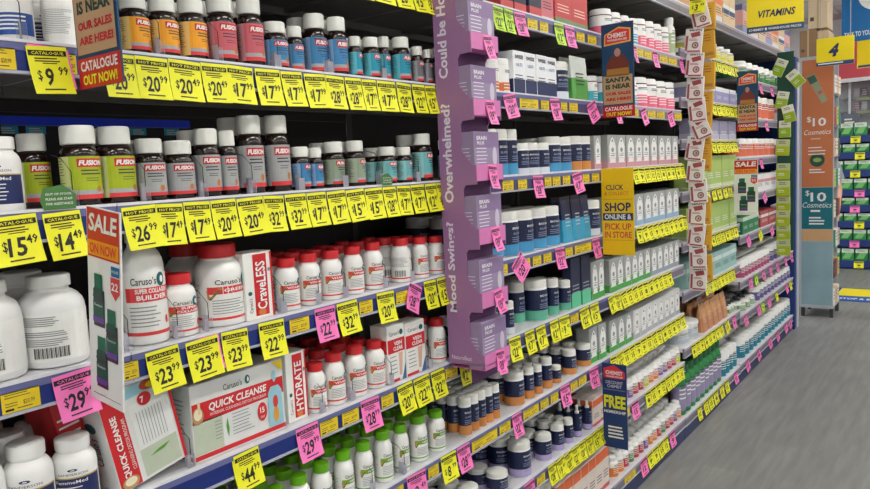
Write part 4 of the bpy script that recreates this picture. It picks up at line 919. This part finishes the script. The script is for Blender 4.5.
for i, (px, py, t) in enumerate(mp):
    q = aty(px+1, py-11, Y4-.003*(i % 3)); o = link('mint_packet', mint); o.location = (max(q.x, .048), q.y-.003, q.z+.01); o.rotation_euler = (R_(-4), R_(t), R_(4)); tag(o, f'white mint packet, {ORD[i+1]} from the top of the hanging strip', 'packet', 'mint packets on the hanging strip')
for i, (px, py) in enumerate([(709, 18), (708, 47), (709, 78), (707, 107), (706, 133), (706, 160), (705, 213), (706, 240), (706, 270)]):
    q = aty(px, py-12, Y4+.07); o = link('yellow_pouch', amb2); o.location = (q.x, q.y, q.z+.02); o.rotation_euler = (0, R_(RND.uniform(-4, 4)), 0); tag(o, f'amber-yellow pouch, {ORD[i+1]} from top, right of the mint packets', 'pouch', 'amber pouches beside the mint packets')
q = aty(697, 4, Y4); o = link('price_ticket', ticket_mesh('y', '3.99', .08, .085, 'HOT PRICE!')); o.rotation_euler = (0, 0, -PI/2); q = aty(698, -3, Y4-.03); o.location = (q.x, q.y-.01, q.z); tag(o, 'yellow price ticket above the hanging mint packet strip', 'price ticket')
# green board with lime packets
GY = 6.16; a = aty(776, 60, GY); zt = zof(52, .05, GY); zb = zof(250, .05, GY); x1 = aty(793.5, 150, GY).x
mb = MB(); mb.box((.006, 0, zb), (x1, .006, zt), M((18, 74, 56), .5)); o = link('hanging_board', mb.mesh('hanging_board')); o.location = (0, GY+.004, 0); tag(o, 'dark green hanging board carrying lime packets near the shelving end', 'hanging board')
lm = packet_mesh(.085, .13, (222, 226, 206), (150, 186, 30), 'lime'); lm2 = packet_mesh(.10, .125, (190, 200, 150), (170, 190, 20), 'lime')
gp = [(782, 66, 25, 0), (790, 79, -38, 0), (784, 98, 12, 0), (787, 112, -12, 0), (785, 127, 0, 0), (782, 146, 3, 1), (781, 170, 2, 1), (781, 187, 0, 1), (781, 203, 0, 1), (781, 217, 2, 1), (781, 231, 0, 1), (782, 246, -3, 1)]
for i, (px, py, t, k) in enumerate(gp):
    q = aty(px, py-6.5, GY-.004-.009*(i % 2)); o = link('lime_packet', (lm, lm2)[k]); o.location = (max(.052, q.x), q.y, q.z); o.rotation_euler = (0, R_(-t if False else t), 0); tag(o, f'lime packet, {ORD[i+1]} from the top of the green hanging board', 'packet', 'lime packets on the green board')

# ------------------------------------------------------------------ promotional stand
PY = 7.42
p0 = aty(801, 58, PY); p1 = aty(833.5, 307, PY); zb = p1.z; zt = zof(58, (p0.x+p1.x)/2, PY); pw = aty(833.5, 180, PY).x-aty(801, 180, PY).x; px0 = aty(801, 180, PY).x
root = link('promotional_stand', None); root.location = (px0, PY, 0); tag(root, 'tall grey display stand with orange and teal $10 panels', 'display stand')
STG = M((180, 186, 192), .4); SD2 = .42
mb = MB(); mb.box((0, .006, zb), (pw, .02, zt), STG); mb.box((-.02, .0, zb-.02), (.0, SD2, zt+.02), STG); mb.box((0, .006, zt), (pw, SD2, zt+.02), STG); mb.box((0, .006, zb-.02), (pw, SD2, zb), STG)
for k in range(7): z = zb+.25+k*(zt-zb-.3)/7; mb.box((0, .02, z), (pw-.01, SD2, z+.01), STG)
mb.box((0, SD2-.02, zb), (pw-.02, SD2, zt), STG); link('frame', mb.mesh('frame'), root)
F = Fy(0, .005); H = zt-zb
yy = lambda py: zof(py, px0+pw/2, PY)
OR = M((200, 118, 74), .5); TL = M((12, 110, 122), .5)
mb = MB(); mb.rect(F, .006, pw-.006, yy(187), zt-.01, OR, 0); mb.text(F, '$', .24*pw, yy(122)+.025, w=.035, h=.055, m=WHITE, l=1); mb.text(F, '10', .56*pw, yy(122), w=.11, h=.075, m=WHITE, l=1, bold=.02)
mb.text(F, 'Cosmetics', .5*pw, yy(132), w=.22, h=.045, m=PAPER, l=1, shear=.3); mb.lines(F, .3*pw, .7*pw, yy(138), .03, 1, .012, M((222, 180, 150), .5)); mb.lines(F, .22*pw, .78*pw, yy(147), .03, 3, .009, PAPER)
mb.disc(F, .5*pw, yy(160), .062, .062, M((30, 80, 60), .5), 1); mb.disc(F, .5*pw, yy(160), .035, .02, M((150, 170, 90), .5), 2); mb.lines(F, .25*pw, .75*pw, yy(169), .025, 2, .011, PAPER)
mb.poly(F, [(.14*pw, yy(75)), (.40*pw, yy(73)), (.80*pw, yy(101)), (.64*pw, yy(104))], M((150, 160, 130), .5), 1); mb.poly(F, [(.17*pw, yy(77)), (.40*pw, yy(74.5)), (.50*pw, yy(81)), (.28*pw, yy(84))], M((60, 100, 80), .5), 2); mb.poly(F, [(.5*pw, yy(92)), (.62*pw, yy(90)), (.66*pw, yy(93)), (.54*pw, yy(95))], M((200, 90, 90), .5), 2)
link('orange_panel', mb.mesh('orange_panel'), root)
mb = MB(); mb.rect(F, .006, pw-.006, yy(229), yy(187.5), TL, 0); mb.text(F, '$', .2*pw, yy(196)+.025, w=.035, h=.055, m=WHITE, l=1); mb.text(F, '10', .54*pw, yy(197), w=.13, h=.085, m=WHITE, l=1, bold=.02); mb.text(F, 'Cosmetics', .5*pw, yy(205), w=.24, h=.05, m=PAPER, l=1, shear=.3); mb.lines(F, .3*pw, .7*pw, yy(210), .03, 1, .018, PAPER); mb.lines(F, .25*pw, .75*pw, yy(217), .028, 3, .014, PAPER)
mb.rect(F, .006, pw-.006, yy(241), yy(229.5), M((214, 168, 120), .5), 0)
link('teal_panel', mb.mesh('teal_panel'), root)
m = M((142, 172, 180), .35, noise=.3, scale=4); mb = MB(); mb.rect(F, .006, pw-.006, zb+.01, yy(241.5), m, 0); link('lower_panel', mb.mesh('lower_panel'), root)
for (x, y) in ((.0, .04), (.0, SD2-.04), (pw-.03, .04), (pw-.03, SD2-.04)):
    mb = MB(); mb.box((x, y-.015, .0), (x+.03, y+.015, zb-.02), M((60, 60, 66), .5)); link('foot', mb.mesh('foot'), root)
sc = [(236, 236, 230), (190, 200, 110), (60, 70, 80), (226, 190, 170), (30, 150, 110), (180, 60, 60), (236, 230, 200)]
cos = []
for i, c in enumerate(sc):
    mb = MB(); mb.box((-.06, 0, 0), (0, .1, .16), M(c, .5), .002); mb.lines(Fx(0), .01, .09, .13, .03, 3, .01, M((120, 120, 120), .5)); mb.lines(Fy(-.06, 0), .01, .05, .13, .03, 3, .01, M((120, 120, 120), .5)); cos.append(mb.mesh('cosmetic_carton'))
n = 0
for k in range(8):
    z = zb+.001 if k == 0 else zb+.2601+(k-1)*(zt-zb-.3)/7+.0001
    for j in range(3):
        o = link('cosmetic_carton', cos[(k*2+j*3) % 7]); o.location = (px0+pw+.004, PY+.025+j*.12, z); n += 1; tag(o, f'cosmetics carton, {ORD[j+1]} from front on the {ORD[k+1]} stand shelf up', 'box', 'cosmetics cartons on the side of the stand')
# brown cartons on the stand
for i, (x, y, z, s, c) in enumerate([(-.02, .0, 0, (.14, .3, .24), (150, 120, 92)), (.125, .0, 0, (.09, .3, .22), (206, 182, 150)), (.05, .0, .245, (.155, .3, .34), (220, 198, 166)), (-.27, .05, -.0, (.24, .3, .2), (150, 116, 86))]):
    mb = MB(); mb.box((0, 0, 0), s, M(c, .8), .003); mb.rect(Fy(0, 0), s[0]*.45, s[0]*.55, .002, s[2]-.002, M((196, 170, 130), .4), 1); mb.rect(Fy(0, 0), s[0]*.1, s[0]*.3, s[2]*.2, s[2]*.3, M((90, 70, 56), .6), 1)
    if i == 3: continue
    o = link('cardboard_box', mb.mesh('cardboard_box')); o.location = (px0+x, PY+.03+y, zt+.021+z)
    tag(o, ['brown cardboard box on the stand, lower left of the stack', 'pale cardboard box on the stand, lower right of the stack', 'beige cardboard box topping the stack on the stand'][i], 'box', 'cardboard boxes on the stand')

# ------------------------------------------------------------------ hanging header signs
def hang(px0_, px1_, py0, py1, Y, m, nm, label, draw, rotz=0, wires=True):
    a = aty(px0_, (py0+py1)/2, Y); b = aty(px1_, (py0+py1)/2, Y); w = b.x-a.x; t = zof(py0, (a.x+b.x)/2, Y); q = zof(py1, (a.x+b.x)/2, Y); h = t-q
    root = link(nm, None); root.location = ((a.x+b.x)/2, Y, q); root.rotation_euler = (0, 0, rotz); tag(root, label, 'sign')
    mb = MB(); mb.box((-w/2, 0, 0), (w/2, .02, h), m, .002); draw(mb, w, h); link('sign_board', mb.mesh('sign_board'), root)
    if wires:
        for s in (-1, 1):
            mb = MB(); mb.tube([(s*w*.4, .01, h), (s*w*.4, .01, 3.298-q)], .003, SILVER); link('hanging_wire', mb.mesh('hanging_wire'), root)
def d_vit(mb, w, h):
    F = Fy(-w/2, 0); mb.rect(F, 0, w, 0, .14*h, M((36, 72, 120), .5), 1); mb.text(F, 'CHEMIST', .17*w, .07*h, w=.27*w, h=.05*h, m=PAPER, l=2, bold=.02); mb.disc(F, .34*w, .07*h, .02*w, .03*h, PAPER, 2); mb.text(F, 'WAREHOUSE PRICES', .67*w, .07*h, w=.58*w, h=.05*h, m=PAPER, l=2, bold=.02)
    mb.text(F, 'VITAMINS', .52*w, .41*h, w=.66*w, h=.165*h, m=M((30, 44, 80), .5), l=1, bold=.03, shear=.25)
hang(747.5, 803.5, -14, 31, yof(747.5, .03, 2.6), M((252, 226, 0), .5), 'hanging_sign', 'yellow hanging VITAMINS sign over the shelving', d_vit, R_(12))
def d_4(mb, w, h):
    F = Fy(-w/2, 0); mb.rect(F, 0, w, 0, .14*h, M((36, 72, 120), .5), 1); mb.lines(F, .05*w, .95*w, .1*h, .05*h, 1, .04*h, PAPER); mb.text(F, '4', .47*w, .54*h, w=.25*w, h=.46*h, m=M((30, 44, 90), .5), l=1, bold=.05, shear=.25)
hang(816.5, 854, 37, 65, 7.2, M((252, 226, 0), .5), 'hanging_sign', 'yellow hanging aisle number 4 sign', d_4, R_(1))
def d_blue(mb, w, h):
    F = Fy(-w/2, 0); mb.disc(F, .56*w, .62*h, .29*w, .29*w, WHITE, 1, 28); mb.poly(F, [(.46*w, .50*h), (.52*w, .62*h), (.60*w, .76*h), (.70*w, .80*h), (.68*w, .66*h), (.60*w, .55*h), (.54*w, .50*h)], M((20, 60, 110), .5), 2); mb.text(F, 'TALK TO YOUR PHARMACIST', .5*w, .1*h, w=.9*w, h=.07*h, m=WHITE, l=1, bold=.02)
hang(841, 905, -35, 39, 8.0, M((24, 110, 178), .5), 'hanging_sign', 'blue hanging sign with white circle at top right', d_blue, R_(-6))
hang(857, 885, 39, 67, 10.2, M((250, 216, 0), .5), 'hanging_sign', 'plain yellow hanging sign at the right edge', lambda mb, w, h: mb.rect(Fy(-w/2, 0), .04*w, .96*w, .02*h, .1*h, M((36, 72, 120), .5), 1), 0)

# ------------------------------------------------------------------ far wall shelving (faces the camera)
FY_ = 10.6
xL = aty(836, 250, FY_).x-.35; xR = xL+2.6
root = link('shelving_bay', None); root.location = (xL, FY_, 0); tag(root, 'distant navy shelving of green cartons across the end of the aisle', 'shelving')
mb = MB(); mb.box((0, .02, 0), (xR-xL, .38, zof(271, 0, FY_)+.1), M((24, 44, 100), .5)); link('kick_plate', mb.mesh('kick_plate'), root)
mb = MB(); mb.box((0, .4, 0), (xR-xL, .42, 1.75), DARK); link('back_panel', mb.mesh('back_panel'), root)
GB = []
for i, c in enumerate(((24, 120, 64), (40, 140, 76), (200, 214, 200))):
    mb = MB(); mb.box((-.07, -.06, 0), (.07, 0, .14), M(c, .5), .002); F = Fy(0, -.06); mb.rect(F, -.068, .068, .09, .138, M((212, 224, 214), .5), 1); mb.poly(F, [(-.06, .02), (.02, .02), (.06, .09), (-.02, .09)], M((120, 190, 110), .5), 2); mb.lines(F, -.05, .04, .125, .012, 2, .005, GREEN, 2)
    GB.append(mb.mesh('carton'))
rails = [139, 155.5, 173.5, 193, 208.5, 224.5, 243.5, 264]
xm = aty(855, 200, FY_).x
for i, py in enumerate(rails):
    z = zof(py, xm, FY_)
    s = link('shelf', None, root); s.location = (0, 0, z)
    mb = MB(); mb.box((0, .002, .03), (xR-xL, .39, .045), SHELFU); me = mb.mesh('shelf'); bpy.data.objects.remove(s); s = link('shelf', me, root); s.location.z = z
    mb = MB(); mb.box((0, -.01, -.04), (xR-xL, .002, .045), M((26, 52, 120), .5)); link('price_rail', mb.mesh('price_rail'), s)
    nxt = zof(rails[i-1], xm, FY_)-.05 if i else z+.3
    hh = min(.16, (nxt-z-.05)*.92)
    for k in range(11):
        x = xL+.15+k*.155
        if x > xR-.1 or (i == 0 and k in (4, 5, 6, 7)): continue
        o = link('carton', GB[(k+i) % 2]); o.scale = (1.0, 1, hh/.14); o.location = (x+.07*((i*7) % 3)/3, FY_+.07, z+.0455); pend(o, 'green and white far carton', 'box', f'{ORD[i+1]} shelf down of distant navy shelving')
    for k in range(5):
        c = 'yyyypyppyp'[(i+k*3) % 10] if i > 2 else 'y'
        o = link('price_ticket', ticket_mesh(c, '9.99', .11, .085, 'HOT PRICE!', False)); o.location = (xL+.25+k*.31+.05*(i % 2), FY_-.0105-.0006*(k % 2), z+.035); o.rotation_euler = (0, 0, -PI/2); pend(o, f'{COLN[c]} far price ticket', 'price ticket', f'{ORD[i+1]} rail down of distant navy shelving')
# cabinet above: glass-fronted dispensary shelving
CB = MB(); zc0 = zof(126, xm, 11.0); zc1 = zof(80, xm, 11.0)
root = link('wall_cabinet', None); root.location = (xL, 11.05, zc0); tag(root, 'grey glass-fronted cabinet below the red bulkhead', 'cabinet')
W_ = xR-xL; Hh = zc1-zc0; mb = MB(); mb.box((0, .28, 0), (W_, .3, Hh), M((196, 198, 204), .5)); mb.box((0, 0, -.03), (W_, .3, 0), M((200, 204, 208), .4)); link('carcass', mb.mesh('carcass'), root)
for z in (.33, .62): mb = MB(); mb.box((0, .05, Hh*z), (W_, .28, Hh*z+.015), M((170, 174, 180), .4)); mb.box((.5, .045, Hh*z-.03), (1.4, .05, Hh*z), M((190, 200, 90), .5)); link('shelf', mb.mesh('shelf'), root)
for x in (0, .42, 1.25, 2.1): mb = MB(); mb.box((x, .0, 0), (x+.03, .04, Hh), M((206, 210, 214), .4)); link('mullion', mb.mesh('mullion'), root)
mb = MB(); mb.box((0, .01, 0), (W_, .014, Hh), ACR); link('glass_front', mb.mesh('glass_front'), root)
pk = []
for c in ((206, 140, 160), (210, 212, 216), (150, 110, 130)):
    mb = MB(); mb.box((-.035, -.06, 0), (.035, 0, .12), M(c, .5), .002); mb.lines(Fy(0, -.06), -.025, .025, .1, .03, 3, .01, PAPER); pk.append(mb.mesh('carton'))
for k in range(12):
    for j, zz in enumerate((.33, .62)):
        o = link('carton', pk[(k+j) % 3]); o.location = (xL+.5+k*.09, 11.05+.2, zc0+Hh*zz+.0155); pend(o, 'small carton behind cabinet glass', 'box', ['lower', 'upper'][j]+' cabinet shelf')
# counter screen / card holder dark panel
mb = MB(); a = aty(840, 122, 10.9); mb.box((0, 0, 0), (.2, .02, .16), M((100, 108, 124), .4), .003); mb.lines(Fy(0, 0), .04, .16, .10, .04, 2, .02, PAPER); o = link('notice_board', mb.mesh('notice_board')); o.location = (a.x, 10.98, zc0+.005); tag(o, 'dark framed notice at left end of the grey cabinet', 'notice')
# floor mat
a = (-.09, 8.25); m0 = MB(); m0.box((0, 0, 0), (1.1, .78, .006), M((20, 80, 160), .8)); G = lambda u, v, l=0: (u, v, .006+EPS*l)
Ym = M((236, 216, 20), .8)
m0.rect(G, .04, 1.06, .28, .74, Ym, 1)
for v in (.36, .48, .60): m0.rect(G, .42, 1.0, v, v+.035, M((30, 60, 100), .8), 2)
m0.text(G, 'STOP & SHOP', .3, .12, w=.42, h=.08, m=PAPER, l=1, bold=.03)
xa = aty(835, 300, 8.5)
o = link('floor_mat', m0.mesh('floor_mat')); q = proj((0, 8.3, 0)); o.location = (.05, 8.33, .001); tag(o, 'blue and yellow floor mat in front of the distant shelving', 'mat')

# ------------------------------------------------------------------ shopper behind the stand
def person():
    px = xof(842, 8.75, 1.2)-.275; py = 8.75
    J = {'pel': (0, 0, .95), 'sp': (0, .01, 1.15), 'ch': (0, .01, 1.36), 'nk': (0, 0, 1.48), 'hd0': (0, -.01, 1.56), 'hd': (0, -.02, 1.64), 'hd1': (0, -.02, 1.72)}
    V = list(J.values()); rad = [.15, .13, .15, .055, .075, .098, .07]; Eg = [(0,1),(1,2),(2,3),(3,4),(4,5),(5,6)]
    def chain(root_, pts):
        k = root_
        for (p, r) in pts: V.append(p); rad.append(r); Eg.append((k, len(V)-1)); k = len(V)-1
        return k
    ends = []
    for s in (-1, 1):
        chain(0, [((s*.09, 0, .88), .095), ((s*.10, -.01, .68), .075), ((s*.10, -.015, .50), .058), ((s*.10, 0, .3), .052), ((s*.10, .01, .09), .036), ((s*.11, -.10, .035), .034), ((s*.115, -.16, .03), .026)])
        e = chain(2, [((s*.17, .0, 1.40), .06), ((s*.225, .01, 1.26), .046), ((s*.245, .0, 1.11), .038), ((s*.25, -.06, 1.0), .032), ((s*.25, -.11, .90), .025), ((s*.25, -.125, .86), .028)])
        ends.append(e)
    me = bpy.data.meshes.new('person'); me.from_pydata(V, Eg, []); o = link('person', me); o.location = (px, py, 0)
    sk = o.modifiers.new('s', 'SKIN'); sk.use_smooth_shade = True
    for i, sv in enumerate(me.skin_vertices[0].data): sv.radius = (rad[i], rad[i]*(.75 if i < 3 else 1)); sv.use_root = (i == 0)
    o.modifiers.new('d', 'SUBSURF').levels = 2; o.modifiers['d'].render_levels = 2; me.materials.append(SKIN)
    tag(o, 'person in grey shirt mostly hidden behind the stand, bare arm showing', 'person')
    # fingers as part of the arms' ends
    for s in (-1, 1):
        V2 = []; E2 = []; R2 = []
        for f in range(5):
            bx_ = (s*.25+(-.02+.011*f if f < 4 else -s*.024), -.126-(0 if f < 4 else .012), .85 if f < 4 else .875); L = (.068, .078, .072, .055, .05)[f]; i0 = len(V2)
            d = Vector((0, -.12, -1)) if f < 4 else Vector((-s*.35, -.5, -.8)); d.normalize(); p = Vector(bx_)
            for t in range(4): V2.append(tuple(p+d*L*t/3+Vector((0, -.004*t*t*.5, 0)))); R2.append(.0085-.0008*t)
            E2 += [(i0, i0+1), (i0+1, i0+2), (i0+2, i0+3)]
        m2 = bpy.data.meshes.new('hand'); m2.from_pydata(V2, E2, []); h = link('fingers', m2, o)
        k = h.modifiers.new('s', 'SKIN'); k.use_smooth_shade = True
        for i, sv in enumerate(m2.skin_vertices[0].data): sv.radius = (R2[i], R2[i]); sv.use_root = (i % 4 == 0)
        h.modifiers.new('d', 'SUBSURF').levels = 1; m2.materials.append(SKIN)
    # shirt and trousers: slightly larger lathed shells, hair cap
    def shell(nm, rings, m):
        mb = MB(); n = 20; vs = []; fs = []
        for (z, rx, ry) in rings:
            for i in range(n): a = 2*PI*i/n; vs.append((rx*math.cos(a), ry*math.sin(a)+.005, z))
        for k in range(len(rings)-1):
            for i in range(n): j = (i+1) % n; fs.append((k*n+i, k*n+j, k*n+n+j, k*n+n+i))
        mb.add(vs, fs, m); return link(nm, mb.mesh(nm, 60), o)
    shell('shirt', [(.90, .185, .145), (1.1, .17, .13), (1.3, .19, .14), (1.40, .20, .13), (1.46, .13, .1), (1.49, .065, .065)], M((150, 156, 168), .8))
    for s in (-1, 1):
        mb = MB(); mb.tube([(s*.15, 0, 1.42), (s*.2, .005, 1.34), (s*.235, .012, 1.22)], .068, M((150, 156, 168), .8), 12); link('sleeve', mb.mesh('sleeve', 60), o)
        mb = MB(); mb.tube([(s*.085, 0, .95), (s*.10, -.01, .6), (s*.10, .005, .1)], .088, M((52, 58, 78), .8), 14); link('trouser_leg', mb.mesh('trouser_leg', 60), o)
        mb = MB(); mb.box((s*.11-.045, -.2, 0), (s*.11+.045, .07, .07), M((40, 40, 42), .6), .015); link('shoe', mb.mesh('shoe'), o)
    mb = MB(); mb.lathe([(.10, 1.62), (.112, 1.67), (.105, 1.73), (.07, 1.78), (.02, 1.795)], M((70, 48, 36), .7), 18, cap0=False); hr = link('hair', mb.mesh('hair', 60), o); hr.location.y = .0
    mb = MB()
    for s in (-1, 1): mb.lathe([(.001, -.01), (.011, -.005), (.011, .005), (.001, .01)], BLACK, 10)
    f = MB(); F = lambda u, v, l=0: (u, -.125-EPS*l, v)
    for s in (-1, 1): f.disc(F, s*.033, 1.645, .014, .008, WHITE, 1); f.disc(F, s*.033, 1.645, .006, .006, BLACK, 2)
    f.rect(F, -.022, .022, 1.588, 1.594, M((150, 70, 70), .6), 1); f.add([(-.012, -.115, 1.605), (.012, -.115, 1.605), (0, -.142, 1.61), (0, -.118, 1.65)], [(0, 1, 2), (1, 3, 2), (3, 0, 2)], SKIN); link('face', f.mesh('face'), o)
person()

# ------------------------------------------------------------------ room
CH = 3.3; X0, X1, Y0, Y1 = -5.0, 5.5, -4.0, 11.5
fm = bpy.data.materials.new('floor_vinyl'); fm.use_nodes = True; nt = fm.node_tree; bs = nt.nodes['Principled BSDF']; bs.inputs['Roughness'].default_value = .42
tc = nt.nodes.new('ShaderNodeTexCoord'); mp_ = nt.nodes.new('ShaderNodeMapping'); mp_.inputs['Rotation'].default_value = (0, 0, PI/2); br = nt.nodes.new('ShaderNodeTexBrick')
br.inputs['Scale'].default_value = 1; br.inputs['Brick Width'].default_value = 1.2; br.inputs['Row Height'].default_value = .18; br.inputs['Mortar Size'].default_value = .0012; br.offset = .37
br.inputs['Color1'].default_value = (.222, .224, .224, 1); br.inputs['Color2'].default_value = (.262, .264, .262, 1); br.inputs['Mortar'].default_value = (.2, .2, .195, 1)
n1 = nt.nodes.new('ShaderNodeTexNoise'); n1.inputs['Scale'].default_value = 3; n1.inputs['Detail'].default_value = 8; mp2 = nt.nodes.new('ShaderNodeMapping'); mp2.inputs['Scale'].default_value = (9, .9, 1)
mx = nt.nodes.new('ShaderNodeMix'); mx.data_type = 'RGBA'; mx.blend_type = 'MULTIPLY'; mx.inputs[0].default_value = .8
cr = nt.nodes.new('ShaderNodeValToRGB'); cr.color_ramp.elements[0].position = .3; cr.color_ramp.elements[0].color = (.68, .68, .69, 1); cr.color_ramp.elements[1].position = .7; cr.color_ramp.elements[1].color = (1.12, 1.12, 1.1, 1)
L = nt.links.new; L(tc.outputs['Object'], mp_.inputs[0]); L(mp_.outputs[0], br.inputs[0]); L(tc.outputs['Object'], mp2.inputs[0]); L(mp2.outputs[0], n1.inputs[0]); L(n1.outputs[0], cr.inputs[0]); L(br.outputs[0], mx.inputs[6]); L(cr.outputs[0], mx.inputs[7]); L(mx.outputs[2], bs.inputs['Base Color'])
mb = MB(); mb.box((X0, Y0, -.1), (X1, Y1, 0), fm); struct('floor', mb)
cmx = M((226, 228, 230), .8); mb = MB(); mb.box((X0, Y0, CH), (X1, Y1, CH+.1), cmx)
for i in range(1, 18): x = X0+i*.6; mb.box((x-.01, Y0, CH-.006), (x+.01, Y1, CH), M((190, 192, 196), .6))
for i in range(1, 26): y = Y0+i*.6; mb.box((X0, y-.01, CH-.0055), (X1, y+.01, CH), M((190, 192, 196), .6))
struct('ceiling', mb)
wm = M((226, 228, 230), .7)
for nm, a, b in (('wall_back', (X0, Y1, 0), (X1, Y1+.1, CH)), ('wall_front', (X0, Y0-.1, 0), (X1, Y0, CH)), ('wall_left', (X0-.1, Y0, 0), (X0, Y1, CH)), ('wall_right', (X1, Y0, 0), (X1+.1, Y1, CH))):
    mb = MB(); mb.box(a, b, wm); struct(nm, mb)
# red bulkhead over the far shelving
z0 = zof(79, xm, 10.9); z1 = zof(41, xm, 10.9)
mb = MB(); mb.box((xL-.1, 10.9, z0), (X1, 11.49, z1), M((222, 84, 100), .5)); mb.box((xL-.1, 10.88, z0-.03), (X1, 10.9, z0+.02), M((236, 238, 240), .4)); struct('trim_1', mb)
# ceiling downlight
q = aty(836.5, 9, 9.5); mb = MB(); mb.lathe([(.06, 0), (.07, .0), (.075, .012)], BLACK, 20); o = link('downlight', mb.mesh('downlight')); o.location = (q.x+.1, 9.6, CH-.0185); tag(o, 'small round black ceiling downlight left of the blue sign', 'ceiling light')

# ------------------------------------------------------------------ light
lp = MB(); lp.box((-.16, -.62, 0), (.16, .62, .03), M((230, 232, 236), .5)); lpm = lp.mesh('housing')
df = MB(); df.box((-.14, -.6, -.004), (.14, .6, 0), M((255, 252, 245), .5, emit=14)); dfm = df.mesh('diffuser')
n = 0
for x in (1.35, 3.6, -1.9, -4.0):
    for k in range(7):
        y = -2.6+k*1.95
        r = link('ceiling_light', None); r.location = (x, y, CH-.037); link('housing', lpm, r); link('diffuser', dfm, r)
        PENDING.append((r, 'long white fluorescent ceiling light', 'ceiling light', {1.35: 'row above the aisle', 3.6: 'row right of the aisle', -1.9: 'row behind the shelving', -4.0: 'row by the left wall'}[x], 0, '{look}, {n} from camera end{row}, {place}', 'fluorescent ceiling lights'))
w = bpy.data.worlds.new('world'); scene.world = w; w.use_nodes = True; w.node_tree.nodes['Background'].inputs[0].default_value = (.8, .85, 1, 1); w.node_tree.nodes['Background'].inputs[1].default_value = .1
def cull():
    "leave out back-row items the photograph shows nothing of"
    bpy.context.view_layer.update(); dg = bpy.context.evaluated_depsgraph_get(); out = []
    see = ('clear_fence', 'shelf_divider', 'clip_strip', 'glass_front')
    for i, p in enumerate(PENDING):
        o, row = p[0], p[4]
        if row < 1: continue
        own = {o.name}|{c.name for c in o.children}
        me = [m for m in ([o] if o.type == 'MESH' else o.children)]
        pts = []
        for m in me:
            n = len(m.data.vertices); st = max(1, n//(26 if m.name.startswith('cap') or o.type == 'MESH' else 10))
            pts += [m.matrix_world @ m.data.vertices[k].co for k in range(0, n, st)]
        vis = 0
        for q in pts:
            a, b = proj(q)
            if not (-2 < a < IW+2 and -2 < b < IH+2): continue
            org = CAM.copy(); d = (q-CAM); L = d.length; d.normalize()
            for _ in range(6):
                hit, loc, nor, idx, ob, mw = scene.ray_cast(dg, org, d, distance=L+.02-(org-CAM).length)
                if not hit: vis += 1; break
                if ob.name in own: vis += 1; break
                if ob.name.split('.')[0] in see: org = loc+d*.0005; continue
                break
            if vis: break
        if not vis: out.append(i)
    for i in out:
        o = PENDING[i][0]
        for c in list(o.children): bpy.data.objects.remove(c)
        bpy.data.objects.remove(o)
    for i in reversed(out): PENDING.pop(i)
    print('left out', len(out))
cull()
flush()
import re as _re
print('long', [o['label'] for o in bpy.data.objects if 'label' in o and len(_re.findall(r"[A-Za-z0-9']+", o['label'])) > 16][:12])
scene.view_settings.view_transform = 'Standard'; scene.view_settings.look = 'None'; scene.view_settings.gamma = 1; scene.view_settings.use_curve_mapping = False
scene.view_settings.exposure = 0.62
